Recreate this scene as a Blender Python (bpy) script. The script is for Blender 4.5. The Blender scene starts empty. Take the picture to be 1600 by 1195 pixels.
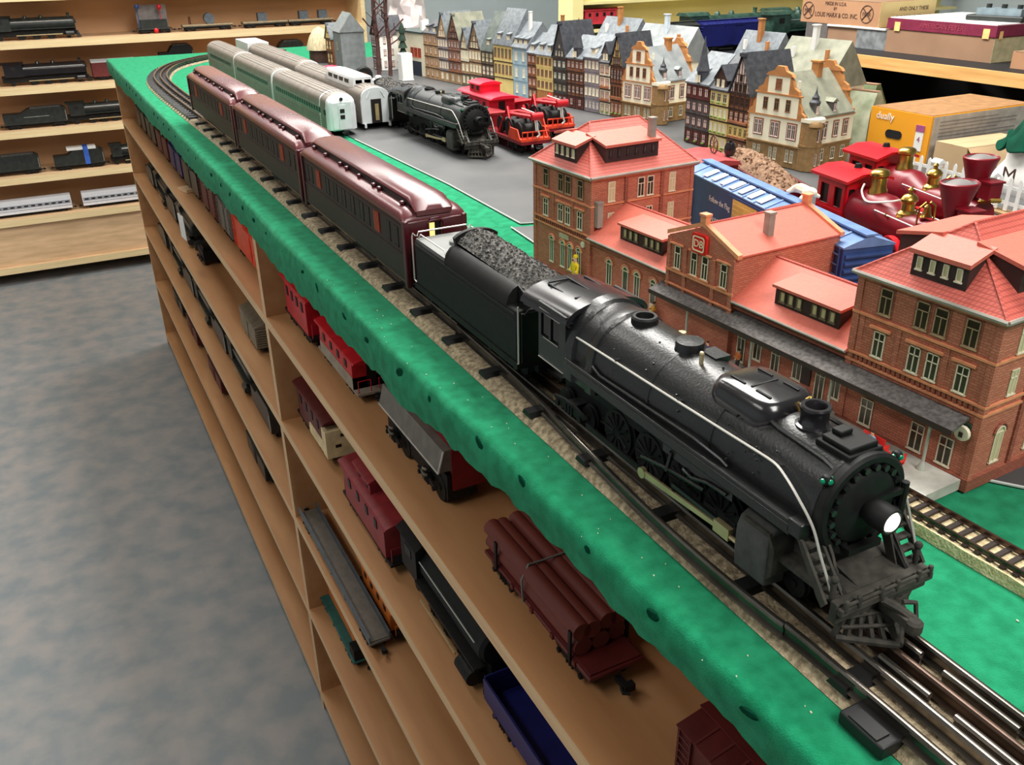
import bpy, bmesh, math, random
from mathutils import Vector, Matrix
random.seed(7)
S = bpy.context.scene
COL = S.collection
PI = math.pi
T = 1.12            # height of the layout table top above the floor
# ---------------------------------------------------------------- camera
cd = bpy.data.cameras.new('camera'); cam = bpy.data.objects.new('camera', cd); COL.objects.link(cam)
R = Matrix(((0.88795323, 0.21545716, -0.40634624), (-0.45970936, 0.38816709, -0.79874502), (-0.0143651, 0.89604939, 0.4437219)))
cam.matrix_world = Matrix.Translation((-.256, 0, 1.48)) @ R.to_4x4()
cd.sensor_width = 36; cd.lens = 1390 / 1600 * 36; cd.clip_start = .01; cd.clip_end = 60
S.camera = cam
# ---------------------------------------------------------------- world, lamps, exposure
w = bpy.data.worlds.new('world'); S.world = w; w.use_nodes = True
w.node_tree.nodes['Background'].inputs[0].default_value = (.86, .9, 1, 1)
w.node_tree.nodes['Background'].inputs[1].default_value = .10
def area(name, loc, sx, sy, power, col=(1, .97, .92), rot=(0, 0, 0)):
    l = bpy.data.lights.new(name, 'AREA'); l.shape = 'RECTANGLE'; l.size = sx; l.size_y = sy
    l.energy = power; l.color = col
    o = bpy.data.objects.new(name, l); o.location = loc; o.rotation_euler = rot; COL.objects.link(o); return o
area('ceiling_lamp_table', (.78, 1.85, 2.7), .6, 2.4, 108)
area('ceiling_lamp_front', (.20, -1.0, 2.7), .7, 1.2, 46)
area('ceiling_lamp_back', (.4, 4.05, 2.7), 1.8, .4, 46)
area('ceiling_lamp_far', (-.38, 2.55, 2.7), .35, .9, 12)
area('ceiling_lamp_aisle', (-1.3, .8, 2.7), .4, 1.6, 15)
S.view_settings.view_transform = 'Standard'; S.view_settings.look = 'None'
S.view_settings.gamma = 1; S.view_settings.exposure = 0.0; S.view_settings.use_curve_mapping = False

# ---------------------------------------------------------------- materials
def lin(c):
    return tuple((v / 12.92 if v <= .04045 else ((v + .055) / 1.055) ** 2.4) for v in (x / 255 for x in c))
MATS = {}
def mat(name, rgb, rough=.6, metal=0, var=.12, scale=60, bump=0, bscale=None, emit=0, spec=.5, trans=0, rgb2=None, sheen=0, coat=0, detail=4, stretch=None):
    if name in MATS: return MATS[name]
    m = bpy.data.materials.new(name); m.use_nodes = True; nt = m.node_tree; N = nt.nodes; L = nt.links
    b = N['Principled BSDF']; c = lin(rgb)
    b.inputs['Roughness'].default_value = rough; b.inputs['Metallic'].default_value = metal
    b.inputs['Specular IOR Level'].default_value = spec
    if sheen: b.inputs['Sheen Weight'].default_value = sheen
    if coat: b.inputs['Coat Weight'].default_value = coat; b.inputs['Coat Roughness'].default_value = .15
    tc = N.new('ShaderNodeTexCoord'); src = tc.outputs['Object']
    if stretch:
        mp = N.new('ShaderNodeMapping'); mp.inputs['Scale'].default_value = stretch; L.new(src, mp.inputs[0]); src = mp.outputs[0]
    if var or rgb2:
        nz = N.new('ShaderNodeTexNoise'); nz.inputs['Scale'].default_value = scale; nz.inputs['Detail'].default_value = detail
        L.new(src, nz.inputs['Vector'])
        cr = N.new('ShaderNodeValToRGB'); L.new(nz.outputs[0], cr.inputs[0])
        c2 = lin(rgb2) if rgb2 else tuple(min(1, v * (1 + var)) for v in c)
        c1 = c if rgb2 else tuple(v * (1 - var) for v in c)
        cr.color_ramp.elements[0].position = .35; cr.color_ramp.elements[1].position = .65
        cr.color_ramp.elements[0].color = (*c1, 1); cr.color_ramp.elements[1].color = (*c2, 1)
        L.new(cr.outputs[0], b.inputs['Base Color'])
    else: b.inputs['Base Color'].default_value = (*c, 1)
    if bump:
        n2 = N.new('ShaderNodeTexNoise'); n2.inputs['Scale'].default_value = bscale or scale * 3; n2.inputs['Detail'].default_value = 3
        L.new(src, n2.inputs['Vector'])
        bp = N.new('ShaderNodeBump'); bp.inputs['Strength'].default_value = bump; bp.inputs['Distance'].default_value = .002
        L.new(n2.outputs[0], bp.inputs['Height']); L.new(bp.outputs[0], b.inputs['Normal'])
    if emit:
        b.inputs['Emission Color'].default_value = (*c, 1); b.inputs['Emission Strength'].default_value = emit
    if trans: b.inputs['Transmission Weight'].default_value = trans
    MATS[name] = m; return m
def brickmat(name, c1, c2, mortar, sx, sz, rough=.75, axis='Y', off=.5, bump=.5, msize=.012):
    """small brick / tile relief on a wall: uses object coordinates of the wall"""
    if name in MATS: return MATS[name]
    m = bpy.data.materials.new(name); m.use_nodes = True; nt = m.node_tree; N = nt.nodes; L = nt.links
    b = N['Principled BSDF']; b.inputs['Roughness'].default_value = rough
    tc = N.new('ShaderNodeTexCoord'); sp = N.new('ShaderNodeSeparateXYZ'); L.new(tc.outputs['Object'], sp.inputs[0])
    ad = N.new('ShaderNodeMath'); ad.operation = 'ADD'; L.new(sp.outputs[0], ad.inputs[0]); L.new(sp.outputs[1], ad.inputs[1])
    cb = N.new('ShaderNodeCombineXYZ'); L.new(ad.outputs[0], cb.inputs[0]); L.new(sp.outputs[2], cb.inputs[1])
    br = N.new('ShaderNodeTexBrick'); L.new(cb.outputs[0], br.inputs['Vector'])
    br.inputs['Scale'].default_value = 1; br.inputs['Brick Width'].default_value = sx; br.inputs['Row Height'].default_value = sz
    br.inputs['Mortar Size'].default_value = msize * sz * 10; br.offset = off
    br.inputs['Color1'].default_value = (*lin(c1), 1); br.inputs['Color2'].default_value = (*lin(c2), 1); br.inputs['Mortar'].default_value = (*lin(mortar), 1)
    nz = N.new('ShaderNodeTexNoise'); nz.inputs['Scale'].default_value = 30; L.new(tc.outputs['Object'], nz.inputs['Vector'])
    mx = N.new('ShaderNodeMixRGB'); mx.blend_type = 'OVERLAY'; mx.inputs[0].default_value = .18
    L.new(br.outputs[0], mx.inputs[1]); L.new(nz.outputs[0], mx.inputs[2]); L.new(mx.outputs[0], b.inputs['Base Color'])
    bp = N.new('ShaderNodeBump'); bp.inputs['Strength'].default_value = bump; bp.inputs['Distance'].default_value = .0006; bp.invert = True
    L.new(br.outputs['Fac'], bp.inputs['Height']); L.new(bp.outputs[0], b.inputs['Normal'])
    MATS[name] = m; return m
def woodmat(name, c1, c2, st=(3, 30, 30), rough=.5):
    return mat(name, c1, rough, rgb2=c2, scale=4, stretch=st, detail=6, bump=.1, bscale=8)

# ---------------------------------------------------------------- mesh builder
class MB:
    def __init__(s): s.v = []; s.f = []; s.m = []
    def add(s, vs, fs, m=0):
        k = len(s.v); s.v += [tuple(v) for v in vs]; s.f += [tuple(i + k for i in f) for f in fs]; s.m += [m] * len(fs); return s
    def box(s, x0, y0, z0, x1, y1, z1, m=0, M=None):
        vs = [(x0, y0, z0), (x1, y0, z0), (x1, y1, z0), (x0, y1, z0), (x0, y0, z1), (x1, y0, z1), (x1, y1, z1), (x0, y1, z1)]
        if M is not None: vs = [M @ Vector(v) for v in vs]
        return s.add(vs, [(0, 3, 2, 1), (4, 5, 6, 7), (0, 1, 5, 4), (1, 2, 6, 5), (2, 3, 7, 6), (3, 0, 4, 7)], m)
    def cbox(s, c, d, m=0, rot=None):
        M = Matrix.Translation(c) @ (rot.to_4x4() if rot is not None else Matrix.Identity(4))
        return s.box(-d[0] / 2, -d[1] / 2, -d[2] / 2, d[0] / 2, d[1] / 2, d[2] / 2, m, M)
    def rings(s, rs, m=0, cap=True, closed=True, caps=(True, True)):
        n = len(rs[0]); k = len(s.v)
        for r in rs: s.v += [tuple(p) for p in r]
        fs = []
        for i in range(len(rs) - 1):
            for j in range(n if closed else n - 1):
                a = k + i * n + j; b = k + i * n + (j + 1) % n
                fs.append((a, b, b + n, a + n))
        if cap:
            if caps[0]: fs.append(tuple(k + j for j in range(n))[::-1])
            if caps[1]: fs.append(tuple(k + (len(rs) - 1) * n + j for j in range(n)))
        s.f += fs; s.m += [m] * len(fs); return s
    def cyl(s, a, b, r0, r1=None, n=12, m=0, cap=True):
        if r1 is None: r1 = r0
        a = Vector(a); b = Vector(b); d = (b - a).normalized()
        u = d.orthogonal().normalized(); v = d.cross(u)
        ring = lambda c, r: [c + (u * math.cos(t) + v * math.sin(t)) * r for t in (2 * PI * i / n for i in range(n))]
        return s.rings([ring(a, r0), ring(b, r1)], m, cap)
    def lathe(s, prof, o=(0, 0, 0), n=16, m=0, ax='z', cap=True):
        """prof: list of (radius, height)"""
        o = Vector(o); rs = []
        for r, h in prof:
            q = []
            for i in range(n):
                t = 2 * PI * i / n; c, d = r * math.cos(t), r * math.sin(t)
                q.append(o + Vector((c, d, h) if ax == 'z' else (c, h, d) if ax == 'y' else (h, c, d)))
            rs.append(q)
        return s.rings(rs, m, cap)
    def tube(s, pts, r, n=6, m=0):
        pts = [Vector(p) for p in pts]; rs = []; u = None
        for i, p in enumerate(pts):
            d = (pts[min(i + 1, len(pts) - 1)] - pts[max(i - 1, 0)]).normalized()
            if u is None: u = d.orthogonal().normalized()
            u = (u - d * u.dot(d)).normalized(); v = d.cross(u)
            rs.append([p + (u * math.cos(2 * PI * k / n) + v * math.sin(2 * PI * k / n)) * r for k in range(n)])
        return s.rings(rs, m)
    def prism(s, poly, ax, a, b, m=0):
        f = {'x': lambda p, h: (h, p[0], p[1]), 'y': lambda p, h: (p[0], h, p[1]), 'z': lambda p, h: (p[0], p[1], h)}[ax]
        return s.rings([[f(p, a) for p in poly], [f(p, b) for p in poly]], m)
    def ball(s, c, r, n=10, m=0, sz=(1, 1, 1)):
        k = n // 2; pr = [(max(1e-5, math.sin(PI * i / k)), -math.cos(PI * i / k)) for i in range(k + 1)]
        c = Vector(c)
        rs = [[c + Vector((q * r * sz[0] * math.cos(2 * PI * j / n), q * r * sz[1] * math.sin(2 * PI * j / n), h * r * sz[2])) for j in range(n)] for q, h in pr]
        return s.rings(rs, m)
    def poly(s, vs, m=0): return s.add(vs, [tuple(range(len(vs)))], m)
    def mesh(s, name, mats, ang=35):
        me = bpy.data.meshes.new(name); me.from_pydata(s.v, [], s.f)
        for x in (mats if isinstance(mats, (list, tuple)) else [mats]): me.materials.append(x)
        me.polygons.foreach_set('material_index', s.m)
        bm = bmesh.new(); bm.from_mesh(me); bmesh.ops.recalc_face_normals(bm, faces=bm.faces); bm.to_mesh(me); bm.free()
        me.polygons.foreach_set('use_smooth', [True] * len(me.polygons)); me.set_sharp_from_angle(angle=math.radians(ang))
        me.update(); return me
def bev(o, w=.001, seg=2):
    md = o.modifiers.new('bevel', 'BEVEL'); md.width = w; md.segments = seg; md.limit_method = 'ANGLE'; md.angle_limit = math.radians(40); md.harden_normals = False
    return o
def part(name, mb, mats, parent=None, loc=None, rot=None, label=None, kind=None, ang=35):
    o = bpy.data.objects.new(name, mb.mesh(name, mats, ang) if isinstance(mb, MB) else mb); COL.objects.link(o)
    if parent: o.parent = parent
    if loc: o.location = loc
    if rot: o.rotation_euler = rot
    if label: o['label'] = label
    if kind: o['kind'] = kind
    return o
def root(name, label, cat, loc=(0, 0, 0), rz=0, group=None, sc=None):
    o = bpy.data.objects.new(name, None); COL.objects.link(o); o.empty_display_size = .02
    o.location = loc; o.rotation_euler = (0, 0, rz); o['label'] = label; o['category'] = cat
    if sc: o.scale = sc
    if group: o['group'] = group
    return o
def tag(o, label, cat, group=None):
    o['label'] = label; o['category'] = cat
    if group: o['group'] = group
    return o
def inst(o, parent=None, loc=None, rot=None, sc=None):
    c = o.copy(); COL.objects.link(c); c.parent = parent
    if loc is not None: c.location = loc
    if rot is not None: c.rotation_euler = rot
    if sc is not None: c.scale = sc
    return c
def tree_copy(o, parent=None):
    c = o.copy(); COL.objects.link(c); c.parent = parent
    for ch in list(o.children): tree_copy(ch, c)
    return c
def dup(r, loc, rz=0, label=None, group=None, sc=None):
    c = tree_copy(r); c.location = loc; c.rotation_euler = (0, 0, rz)
    if label: c['label'] = label
    if group: c['group'] = group
    elif 'group' in c and label: del c['group']
    if sc: c.scale = sc
    return c
def text(name, body, size, m, parent, loc, rot, ex=.0002, align='CENTER', sx=1):
    cu = bpy.data.curves.new(name, 'FONT'); cu.body = body; cu.size = size; cu.extrude = ex; cu.align_x = align; cu.align_y = 'CENTER'
    cu.materials.append(m); cu.resolution_u = 3; t_ = bpy.data.objects.new(name, cu); COL.objects.link(t_)
    me = bpy.data.meshes.new_from_object(t_.evaluated_get(bpy.context.evaluated_depsgraph_get())); bpy.data.objects.remove(t_); me.name = name
    o = bpy.data.objects.new(name, me); COL.objects.link(o); o.parent = parent; o.location = loc; o.rotation_euler = rot
    o.scale = (sx, 1, 1); return o
def smooth_path3(pts, k=6):
    P = [Vector(p) for p in pts]; out = []
    for i in range(len(P) - 1):
        p0, p1, p2, p3 = P[max(0, i - 1)], P[i], P[i + 1], P[min(len(P) - 1, i + 2)]
        for j in range(k):
            t = j / k; out.append(.5 * (2 * p1 + (p2 - p0) * t + (2 * p0 - 5 * p1 + 4 * p2 - p3) * t * t + (3 * p1 - p0 - 3 * p2 + p3) * t ** 3))
    return out + [P[-1]]
# ================================================================ room
M_floor = mat('concrete_floor', (114, 122, 126), .5, rgb2=(142, 138, 136), scale=13, detail=12, bump=.15, bscale=40)
M_wall = mat('painted_wall', (184, 196, 202), .8, var=.05, scale=3)
M_ceil = mat('ceiling_white', (215, 212, 205), .9, var=.04, scale=3)
M_pine = woodmat('pale_shelf_wood', (206, 172, 132), (226, 190, 150), (2, 14, 14), .45)
M_pineback = woodmat('warm_back_panel', (214, 168, 124), (222, 178, 134), (1, 3, 3), .6)
M_edge = woodmat('pale_wood_edge', (226, 200, 150), (236, 214, 168), (1.5, 30, 30), .4)
M_tan = woodmat('tan_shelf_wood', (178, 126, 82), (196, 146, 100), (6, .8, 6), .45)
M_tanedge = woodmat('tan_ply_edge', (214, 172, 126), (226, 188, 142), (30, 1.5, 30), .45)
M_black = mat('black_board', (22, 22, 26), .6, var=.2)
def struct(name, mb, m):
    o = part(name, mb, m); o['kind'] = 'structure'; return o
struct('floor', MB().box(-2.6, -2.4, -.05, 3.4, 5.2, 0), M_floor)
struct('wall_back', MB().box(-2.6, 5.15, 0, 3.4, 5.25, 2.75), M_wall)
struct('wall_left', MB().box(-2.7, -2.4, 0, -2.6, 5.25, 2.75), M_wall)
struct('wall_right', MB().box(3.4, -2.4, 0, 3.5, 5.25, 2.75), M_wall)
struct('ceiling', MB().box(-2.7, -2.4, 2.75, 3.5, 5.25, 2.85), M_ceil)
struct('baseboard_back', MB().box(-2.6, 5.13, 0, 3.4, 5.15, .09), M_pine)
# ---- wall shelving at the back left
bs = root('wall_shelving', 'tall pale wooden wall shelving full of model trains behind the table', 'shelving', (-.2, 4.8, 0))
BZ = [.075, .305, .50, .709, .90, 1.095, 1.29]
sh_me = MB().box(-1.5, 0, -.016, 1.54, .26, .016).mesh('shelf', [M_edge, M_pine])
sh_me.polygons.foreach_set('material_index', [0 if p.normal.y < -.5 else 1 for p in sh_me.polygons])
for i, z in enumerate(BZ): part('shelf', sh_me, None, bs, (0, 0, z))
part('back_panel', MB().box(-1.5, .26, .02, 1.54, .275, 1.7), M_pineback, bs)
part('side_panel', MB().box(1.54, -.004, .0, 1.562, .275, 1.7), M_edge, bs)
part('side_panel', MB().box(-1.522, -.004, .0, -1.5, .275, 1.7), M_pine, bs)
part('kick_panel', MB().box(-1.5, .02, .09, 1.54, .035, .29), M_pine, bs)
# ================================================================ shelf table
st = root('display_table', 'long tan wooden shelf unit carrying the green layout top', 'table', (0, 0, 0))
SZ = [.05, .275, .50, .71, .912]
Y0, Y1 = -.42, 3.70
s_me = MB().box(.012, Y0, -.018, .50, Y1, 0).mesh('shelf', [M_tan, M_tanedge])
s_me.polygons.foreach_set('material_index', [1 if p.normal.x < -.5 else 0 for p in s_me.polygons])
for z in SZ: part('shelf', s_me, None, st, (0, 0, z))
d_me = MB().box(.013, -.011, 0, .495, .011, T - .03).mesh('divider', [M_tan, M_tanedge])
d_me.polygons.foreach_set('material_index', [1 if p.normal.x < -.5 else 0 for p in d_me.polygons])
for y in (Y0 + .011, 1.46, 3.69): part('divider', d_me, None, st, (0, y, .0))
part('back_panel', MB().box(.50, Y0, 0, .512, Y1, T - .03), M_tan, st)
part('top_board', MB().box(.024, Y0, T - .03, 1.388, 3.71, T - .004), M_tan, st)
leg = MB().box(-.03, -.03, 0, .03, .03, T - .03).mesh('leg', M_tan)
for p in ((1.34, -.3), (1.34, 3.6), (1.34, 1.7)): part('leg', leg, None, st, (p[0], p[1], 0))
# ---- green felt, wrapped over the edge, with painted dent shading along the drop
M_felt = mat('green_felt', (14, 122, 82), 1, rgb2=(30, 146, 102), scale=70, detail=6, bump=.55, bscale=1100, sheen=.08, spec=.1)
def felt():
    rnd = random.Random(3); prof = [(.06, 0), (.014, .0), (.006, -.0002), (.0028, -.002), (.0006, -.007), (-.0008, -.016), (-.001, -.026), (0, -.034), (.001, -.042)]
    ny = 520; ys = [Y0 - .01 + (3.72 - Y0 + .01) * i / ny for i in range(ny + 1)]
    dim = [Y0 + .05 + .086 * k + rnd.uniform(-.012, .012) for k in range(50)]
    rag = [rnd.uniform(-1, 1) for _ in range(ny + 1)]
    vs = []; fs = []; n = len(prof)
    for i, y in enumerate(ys):
        r = .5 * rag[i] + .25 * rag[max(0, i - 1)] + .25 * rag[min(ny, i + 1)]
        wv = .0012 * math.sin(y * 9) + .0007 * math.sin(y * 23 + 1)
        dd = max(0, 1 - min(abs(y - d) for d in dim) / .010)
        for j, (x, z) in enumerate(prof):
            t = j / (n - 1)
            q = max(0, min(1, (y - .45) / .4)); q = q * q * (3 - 2 * q); zz = z * (.68 + .5 * q)
            xx = x + (.010 * (1 - q) if j > 0 else 0) + (wv * t if j > 3 else 0) + rnd.uniform(-.0006, .0006) * (j > 2)
            if j == n - 1: zz += -.004 + .006 * r + wv
            if j >= 6: xx += .0008 * math.sin(y * 31) * t
            vs.append((xx, y, zz))
    for i in range(ny):
        for j in range(n - 1):
            a = i * n + j; fs.append((a, a + 1, a + n + 1, a + n))
    k = len(vs)
    vs += [(.06, ys[0], 0), (.06, ys[-1], 0), (1.39, ys[-1], 0), (1.39, ys[0], 0), (1.39, ys[-1], -.03), (.06, ys[-1], -.03), (1.39, ys[0], -.03), (.06, ys[0], -.03), (.002, ys[-1], -.035)]
    fs += [(k, k + 3, k + 2, k + 1), (k + 1, k + 2, k + 4, k + 5), (k, k + 7, k + 6, k + 3)]
    m = MB(); m.add(vs, fs); return m
felt_o = o = part('felt_cover', felt(), M_felt, None, (0, 0, T), ang=80); tag(o, 'bright green felt covering the layout top and wrapped over its edge', 'felt')
tk = MB().ball((0, 0, 0), .0042, 8, 0, (.4, 1.5, .9)).mesh('dent_shade', mat('felt_shadow_green', (7, 62, 44), 1, var=.2, scale=200, spec=.05))  # dark green blobs stand in for the shaded dents in the felt
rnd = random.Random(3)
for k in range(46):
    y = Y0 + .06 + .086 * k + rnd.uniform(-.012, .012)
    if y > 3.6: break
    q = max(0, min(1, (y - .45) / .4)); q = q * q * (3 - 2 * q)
    part('dent_shade', tk, None, felt_o, (.010 * (1 - q) + .0002, y, -.0135 * (.68 + .5 * q)), (rnd.uniform(-.5, .5), 0, rnd.uniform(-.2, .2))).scale = (1, rnd.uniform(.6, 1.7), rnd.uniform(.6, 1.3))
# lint specks on the felt near the front
fl = MB(); rnd = random.Random(11)
for k in range(90):
    y = rnd.uniform(.05, 1.0); x = rnd.choice([rnd.uniform(.004, .04), rnd.uniform(.12, .2)])
    s = rnd.uniform(.0003, .0009); fl.cbox((x, y, T + .0006), (s, s * 1.6, .0007))
tag(part('lint', fl, mat('lint', (214, 222, 190), .9, var=0), kind='stuff'), 'pale lint specks scattered over the green felt', 'lint')
# ---- dark road sheets
M_sheet = mat('dark_sheet', (66, 68, 70), .5, rgb2=(84, 84, 84), scale=9, detail=8)
M_sheetedge = mat('sheet_edge', (196, 200, 196), .6, var=0)
def sheet(name, pts, label, rim):
    o = part(name, MB().prism(pts, 'z', 0, .0012), M_sheet, None, (0, 0, T + .0008)); tag(o, label, 'sheet')
    for a, b in rim: part('edge', MB().tube([(a[0], a[1], .0013), (b[0], b[1], .0013)], .0011, 5), M_sheetedge, o, label='white cut edge')
sheet('road_sheet', [(.316, 1.09), (.320, 1.35), (.307, 1.80), (.30, 2.6), (.55, 3.2), (1.36, 3.2), (1.36, .93), (.46, .93), (.44, 1.05)],
      'dark grey sheet under the parked silver coaches and engines', [((.316, 1.09), (.320, 1.35)), ((.320, 1.35), (.307, 1.8)), ((.316, 1.09), (.44, 1.05))])
sheet('road_sheet', [(.296, 1.08), (.286, .95), (.262, .80), (.262, .42), (.303, .3315), (.340, .282), (.46, .1), (1.36, .1), (1.36, .925), (.46, .925), (.43, 1.04)],
      'dark grey sheet under the brick station', [((.296, 1.08), (.286, .95)), ((.303, .3315), (.340, .282)), ((.340, .282), (.46, .1))])
# ================================================================ shelving on the right
M_cream = mat('cream_panel', (240, 226, 160), .6, var=.05, scale=4)
rs = root('side_shelving', 'dark shelving with a pale wood front edge holding boxes on the right', 'shelving', (1.5, 0, 0))
part('shelf', MB().box(.004, -.6, 1.206, .8, 1.98, 1.228), M_black, rs); part('shelf', MB().box(-.09, 2.0, 1.165, .8, 2.70, 1.185), M_black, rs); part('under_shelf_shade', MB().box(.004, -.6, 0, .02, 2.0, 1.07), M_black, rs)  # black sheet added so the space under the shelf looks shaded
part('front_edge', MB().box(-.006, -.6, 1.203, .004, 1.98, 1.229), woodmat('amber_edge', (206, 154, 92), (226, 176, 112), (30, 2, 30), .4), rs, label='pale amber wood front edge')
part('back_panel', MB().box(.8, -.6, 0, .82, 2.75, 1.23), M_black, rs)
part('side_panel', MB().box(.0, 2.70, 0, .8, 2.715, 1.185), M_black, rs)
cs = root('cream_shelving', 'cream painted wall shelving with one red caboose behind the houses', 'shelving', (1.442, 2.8, 0))
for z in (1.20, 1.290, 1.5): part('shelf', MB().box(.02, 0, z - .006, 1.9, .085, z + .003), M_cream, cs)
part('side_panel', MB().box(-.022, -.003, 0, .02, .085, 1.7), M_cream, cs)
part('back_panel', MB().box(-.02, .085, 0, 1.9, .097, 1.7), M_cream, cs)
# ================================================================ tracks
M_corkshade = mat('cork', (130, 114, 90), .9, rgb2=(190, 172, 142), scale=220, bump=.9, bscale=500, detail=3)  # main-track cork, its shade put into a darker colour
M_tie = mat('black_tie', (20, 20, 21), .5, var=.2)
M_rail = mat('rail_steel', (92, 86, 80), .26, .9, rgb2=(128, 120, 112), scale=30)
M_railb = mat('rail_bronze', (88, 70, 60), .35, .7, var=.2)
def sweep(m, prof, path, mi=0):
    """prof: list of (offset to the right of the path, z); path: xy points"""
    rs = []
    for i, p in enumerate(path):
        a = Vector(path[max(0, i - 1)]); b = Vector(path[min(len(path) - 1, i + 1)]); d = (b - a).normalized(); n = Vector((d.y, -d.x))
        rs.append([(p[0] + n.x * o, p[1] + n.y * o, z) for o, z in prof])
    return m.rings(rs, mi)
def smooth_path(pts, k=6):
    out = []
    P = [Vector(p) for p in pts]
    for i in range(len(P) - 1):
        p0, p1, p2, p3 = P[max(0, i - 1)], P[i], P[i + 1], P[min(len(P) - 1, i + 2)]
        for j in range(k):
            t = j / k
            out.append(.5 * (2 * p1 + (p2 - p0) * t + (2 * p0 - 5 * p1 + 4 * p2 - p3) * t * t + (3 * p1 - p0 - 3 * p2 + p3) * t ** 3))
    out.append(P[-1]); return [(v.x, v.y) for v in out]
def along(path, step, start=0):
    out = []; acc = start; 
    for i in range(len(path) - 1):
        a = Vector(path[i]); b = Vector(path[i + 1]); L = (b - a).length; d = (b - a) / max(L, 1e-9)
        while acc <= L: out.append((a + d * acc, d)); acc += step
        acc -= L
    return out
RP = [(-.0032, .0085), (-.0007, .0093), (-.0006, .0138), (-.0017, .0150), (-.0020, .0165), (-.0012, .0178), (0, .0181), (.0012, .0178), (.0020, .0165), (.0017, .0150), (.0006, .0138), (.0007, .0093), (.0032, .0085)]
main = smooth_path([(.09, -.4), (.09, .3), (.09, 1.0), (.09, 1.8), (.083, 2.3), (.078, 2.6), (.082, 2.88), (.106, 3.06), (.16, 3.24), (.25, 3.38), (.36, 3.47), (.6, 3.5)])
tr = root('train_track', 'three-rail track on cork roadbed carrying the black engine and maroon coaches', 'track', (0, 0, T))
rb = MB(); sweep(rb, [(-.043, .0006), (-.036, .0062), (.024, .0062), (.028, .0006)], main)
part('cork_roadbed', rb, M_corkshade, tr, label='tan cork roadbed')
off = lambda path, o: [(p[0] + o * (Vector(path[min(i + 1, len(path) - 1)]) - Vector(path[max(i - 1, 0)])).normalized().y, p[1] - o * (Vector(path[min(i + 1, len(path) - 1)]) - Vector(path[max(i - 1, 0)])).normalized().x) for i, p in enumerate(path)]
for o in (-.018, 0, .018):
    part('rail', sweep(MB(), RP, off(main, o)), M_rail if o else M_railb, tr)
tm = MB().prism([(-.0075, .006), (-.005, .0105), (.005, .0105), (.0075, .006)], 'x', -.040, .024).mesh('tie', M_tie)
for p, d in [q for q in along(main, .086, .03) if q[0].y < 2.2] + [q for q in along(main, .030, .03) if q[0].y >= 2.2]: part('tie', tm, None, tr, (p.x, p.y, 0), (0, 0, math.atan2(-d.x, d.y)))
# diverging rails of the switch at the front
for pts in ([(.070, .76), (.066, .62), (.057, .50), (.050, .40), (.049, .33), (.051, .28), (.054, .2), (.054, -.4)],):
    part('rail', sweep(MB(), RP, smooth_path(pts, 4)), M_rail, tr, label='outer diverging rail of the switch')
for x0, cuts in ((.0795, [(.232, .20), (.185, .150), (.14, .09), (.08, -.1)]), (.0995, [(.262, .222), (.208, .165), (.155, .11), (.1, -.1)])):
    for a, b in cuts: part('rail', sweep(MB(), RP, [(x0, a), (x0, b)]), M_rail, tr, label='short rail piece of the switch')
for y in (.205, .12): part('switch_block', bev(part('switch_block', MB().box(.038, y - .014, .001, .058, y + .014, .0095), M_tie, tr), .0012) and MB().box(.039, y - .009, .0095, .048, y + .009, .0105), M_tie, tr)
# ---- small two-rail track on cork by the platform
ht = root('small_track', 'narrow two-rail track with dark ties on cork beside the station platform', 'track', (.2225, .25, T), math.radians(3))
rb = MB(); hp = [(0, y) for y in (-.3, -.1, .1, .3, .5)]
hr = random.Random(5)
hp2 = [(0, -.3 + .01 * i) for i in range(81)]
rs_ = []
for x, y in hp2: rs_.append([(-.0150 + hr.uniform(-.0005, .0005), y, .0004), (-.0140 + hr.uniform(-.0006, .0006), y, .0085), (.0140, y, .0085), (.0150, y, .0004)])
rb.rings(rs_); part('cork_roadbed', rb, mat('cork_light', (206, 184, 138), .9, rgb2=(240, 222, 180), scale=260, bump=.9, bscale=600, detail=3), ht, label='tan cork roadbed')  # same cork without that shade in its colour
tm2 = MB().box(-.0118, -.0016, .0085, .0118, .0016, .0106).mesh('tie', mat('brown_tie', (48, 38, 34), .6, var=.2))
for i in range(90): part('tie', tm2, None, ht, (0, -.295 + .0086 * i, 0))
hrail = MB().prism([(-.0012, .0106), (-.0004, .0112), (-.0004, .0128), (-.0008, .0133), (-.0008, .0142), (.0008, .0142), (.0008, .0133), (.0004, .0128), (.0004, .0112), (.0012, .0106)], 'y', -.3, .5).mesh('rail', mat('brown_rail', (92, 74, 66), .3, .8, var=.2))
for x in (-.0095, .0095): part('rail', hrail, None, ht, (x, 0, 0))
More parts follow.
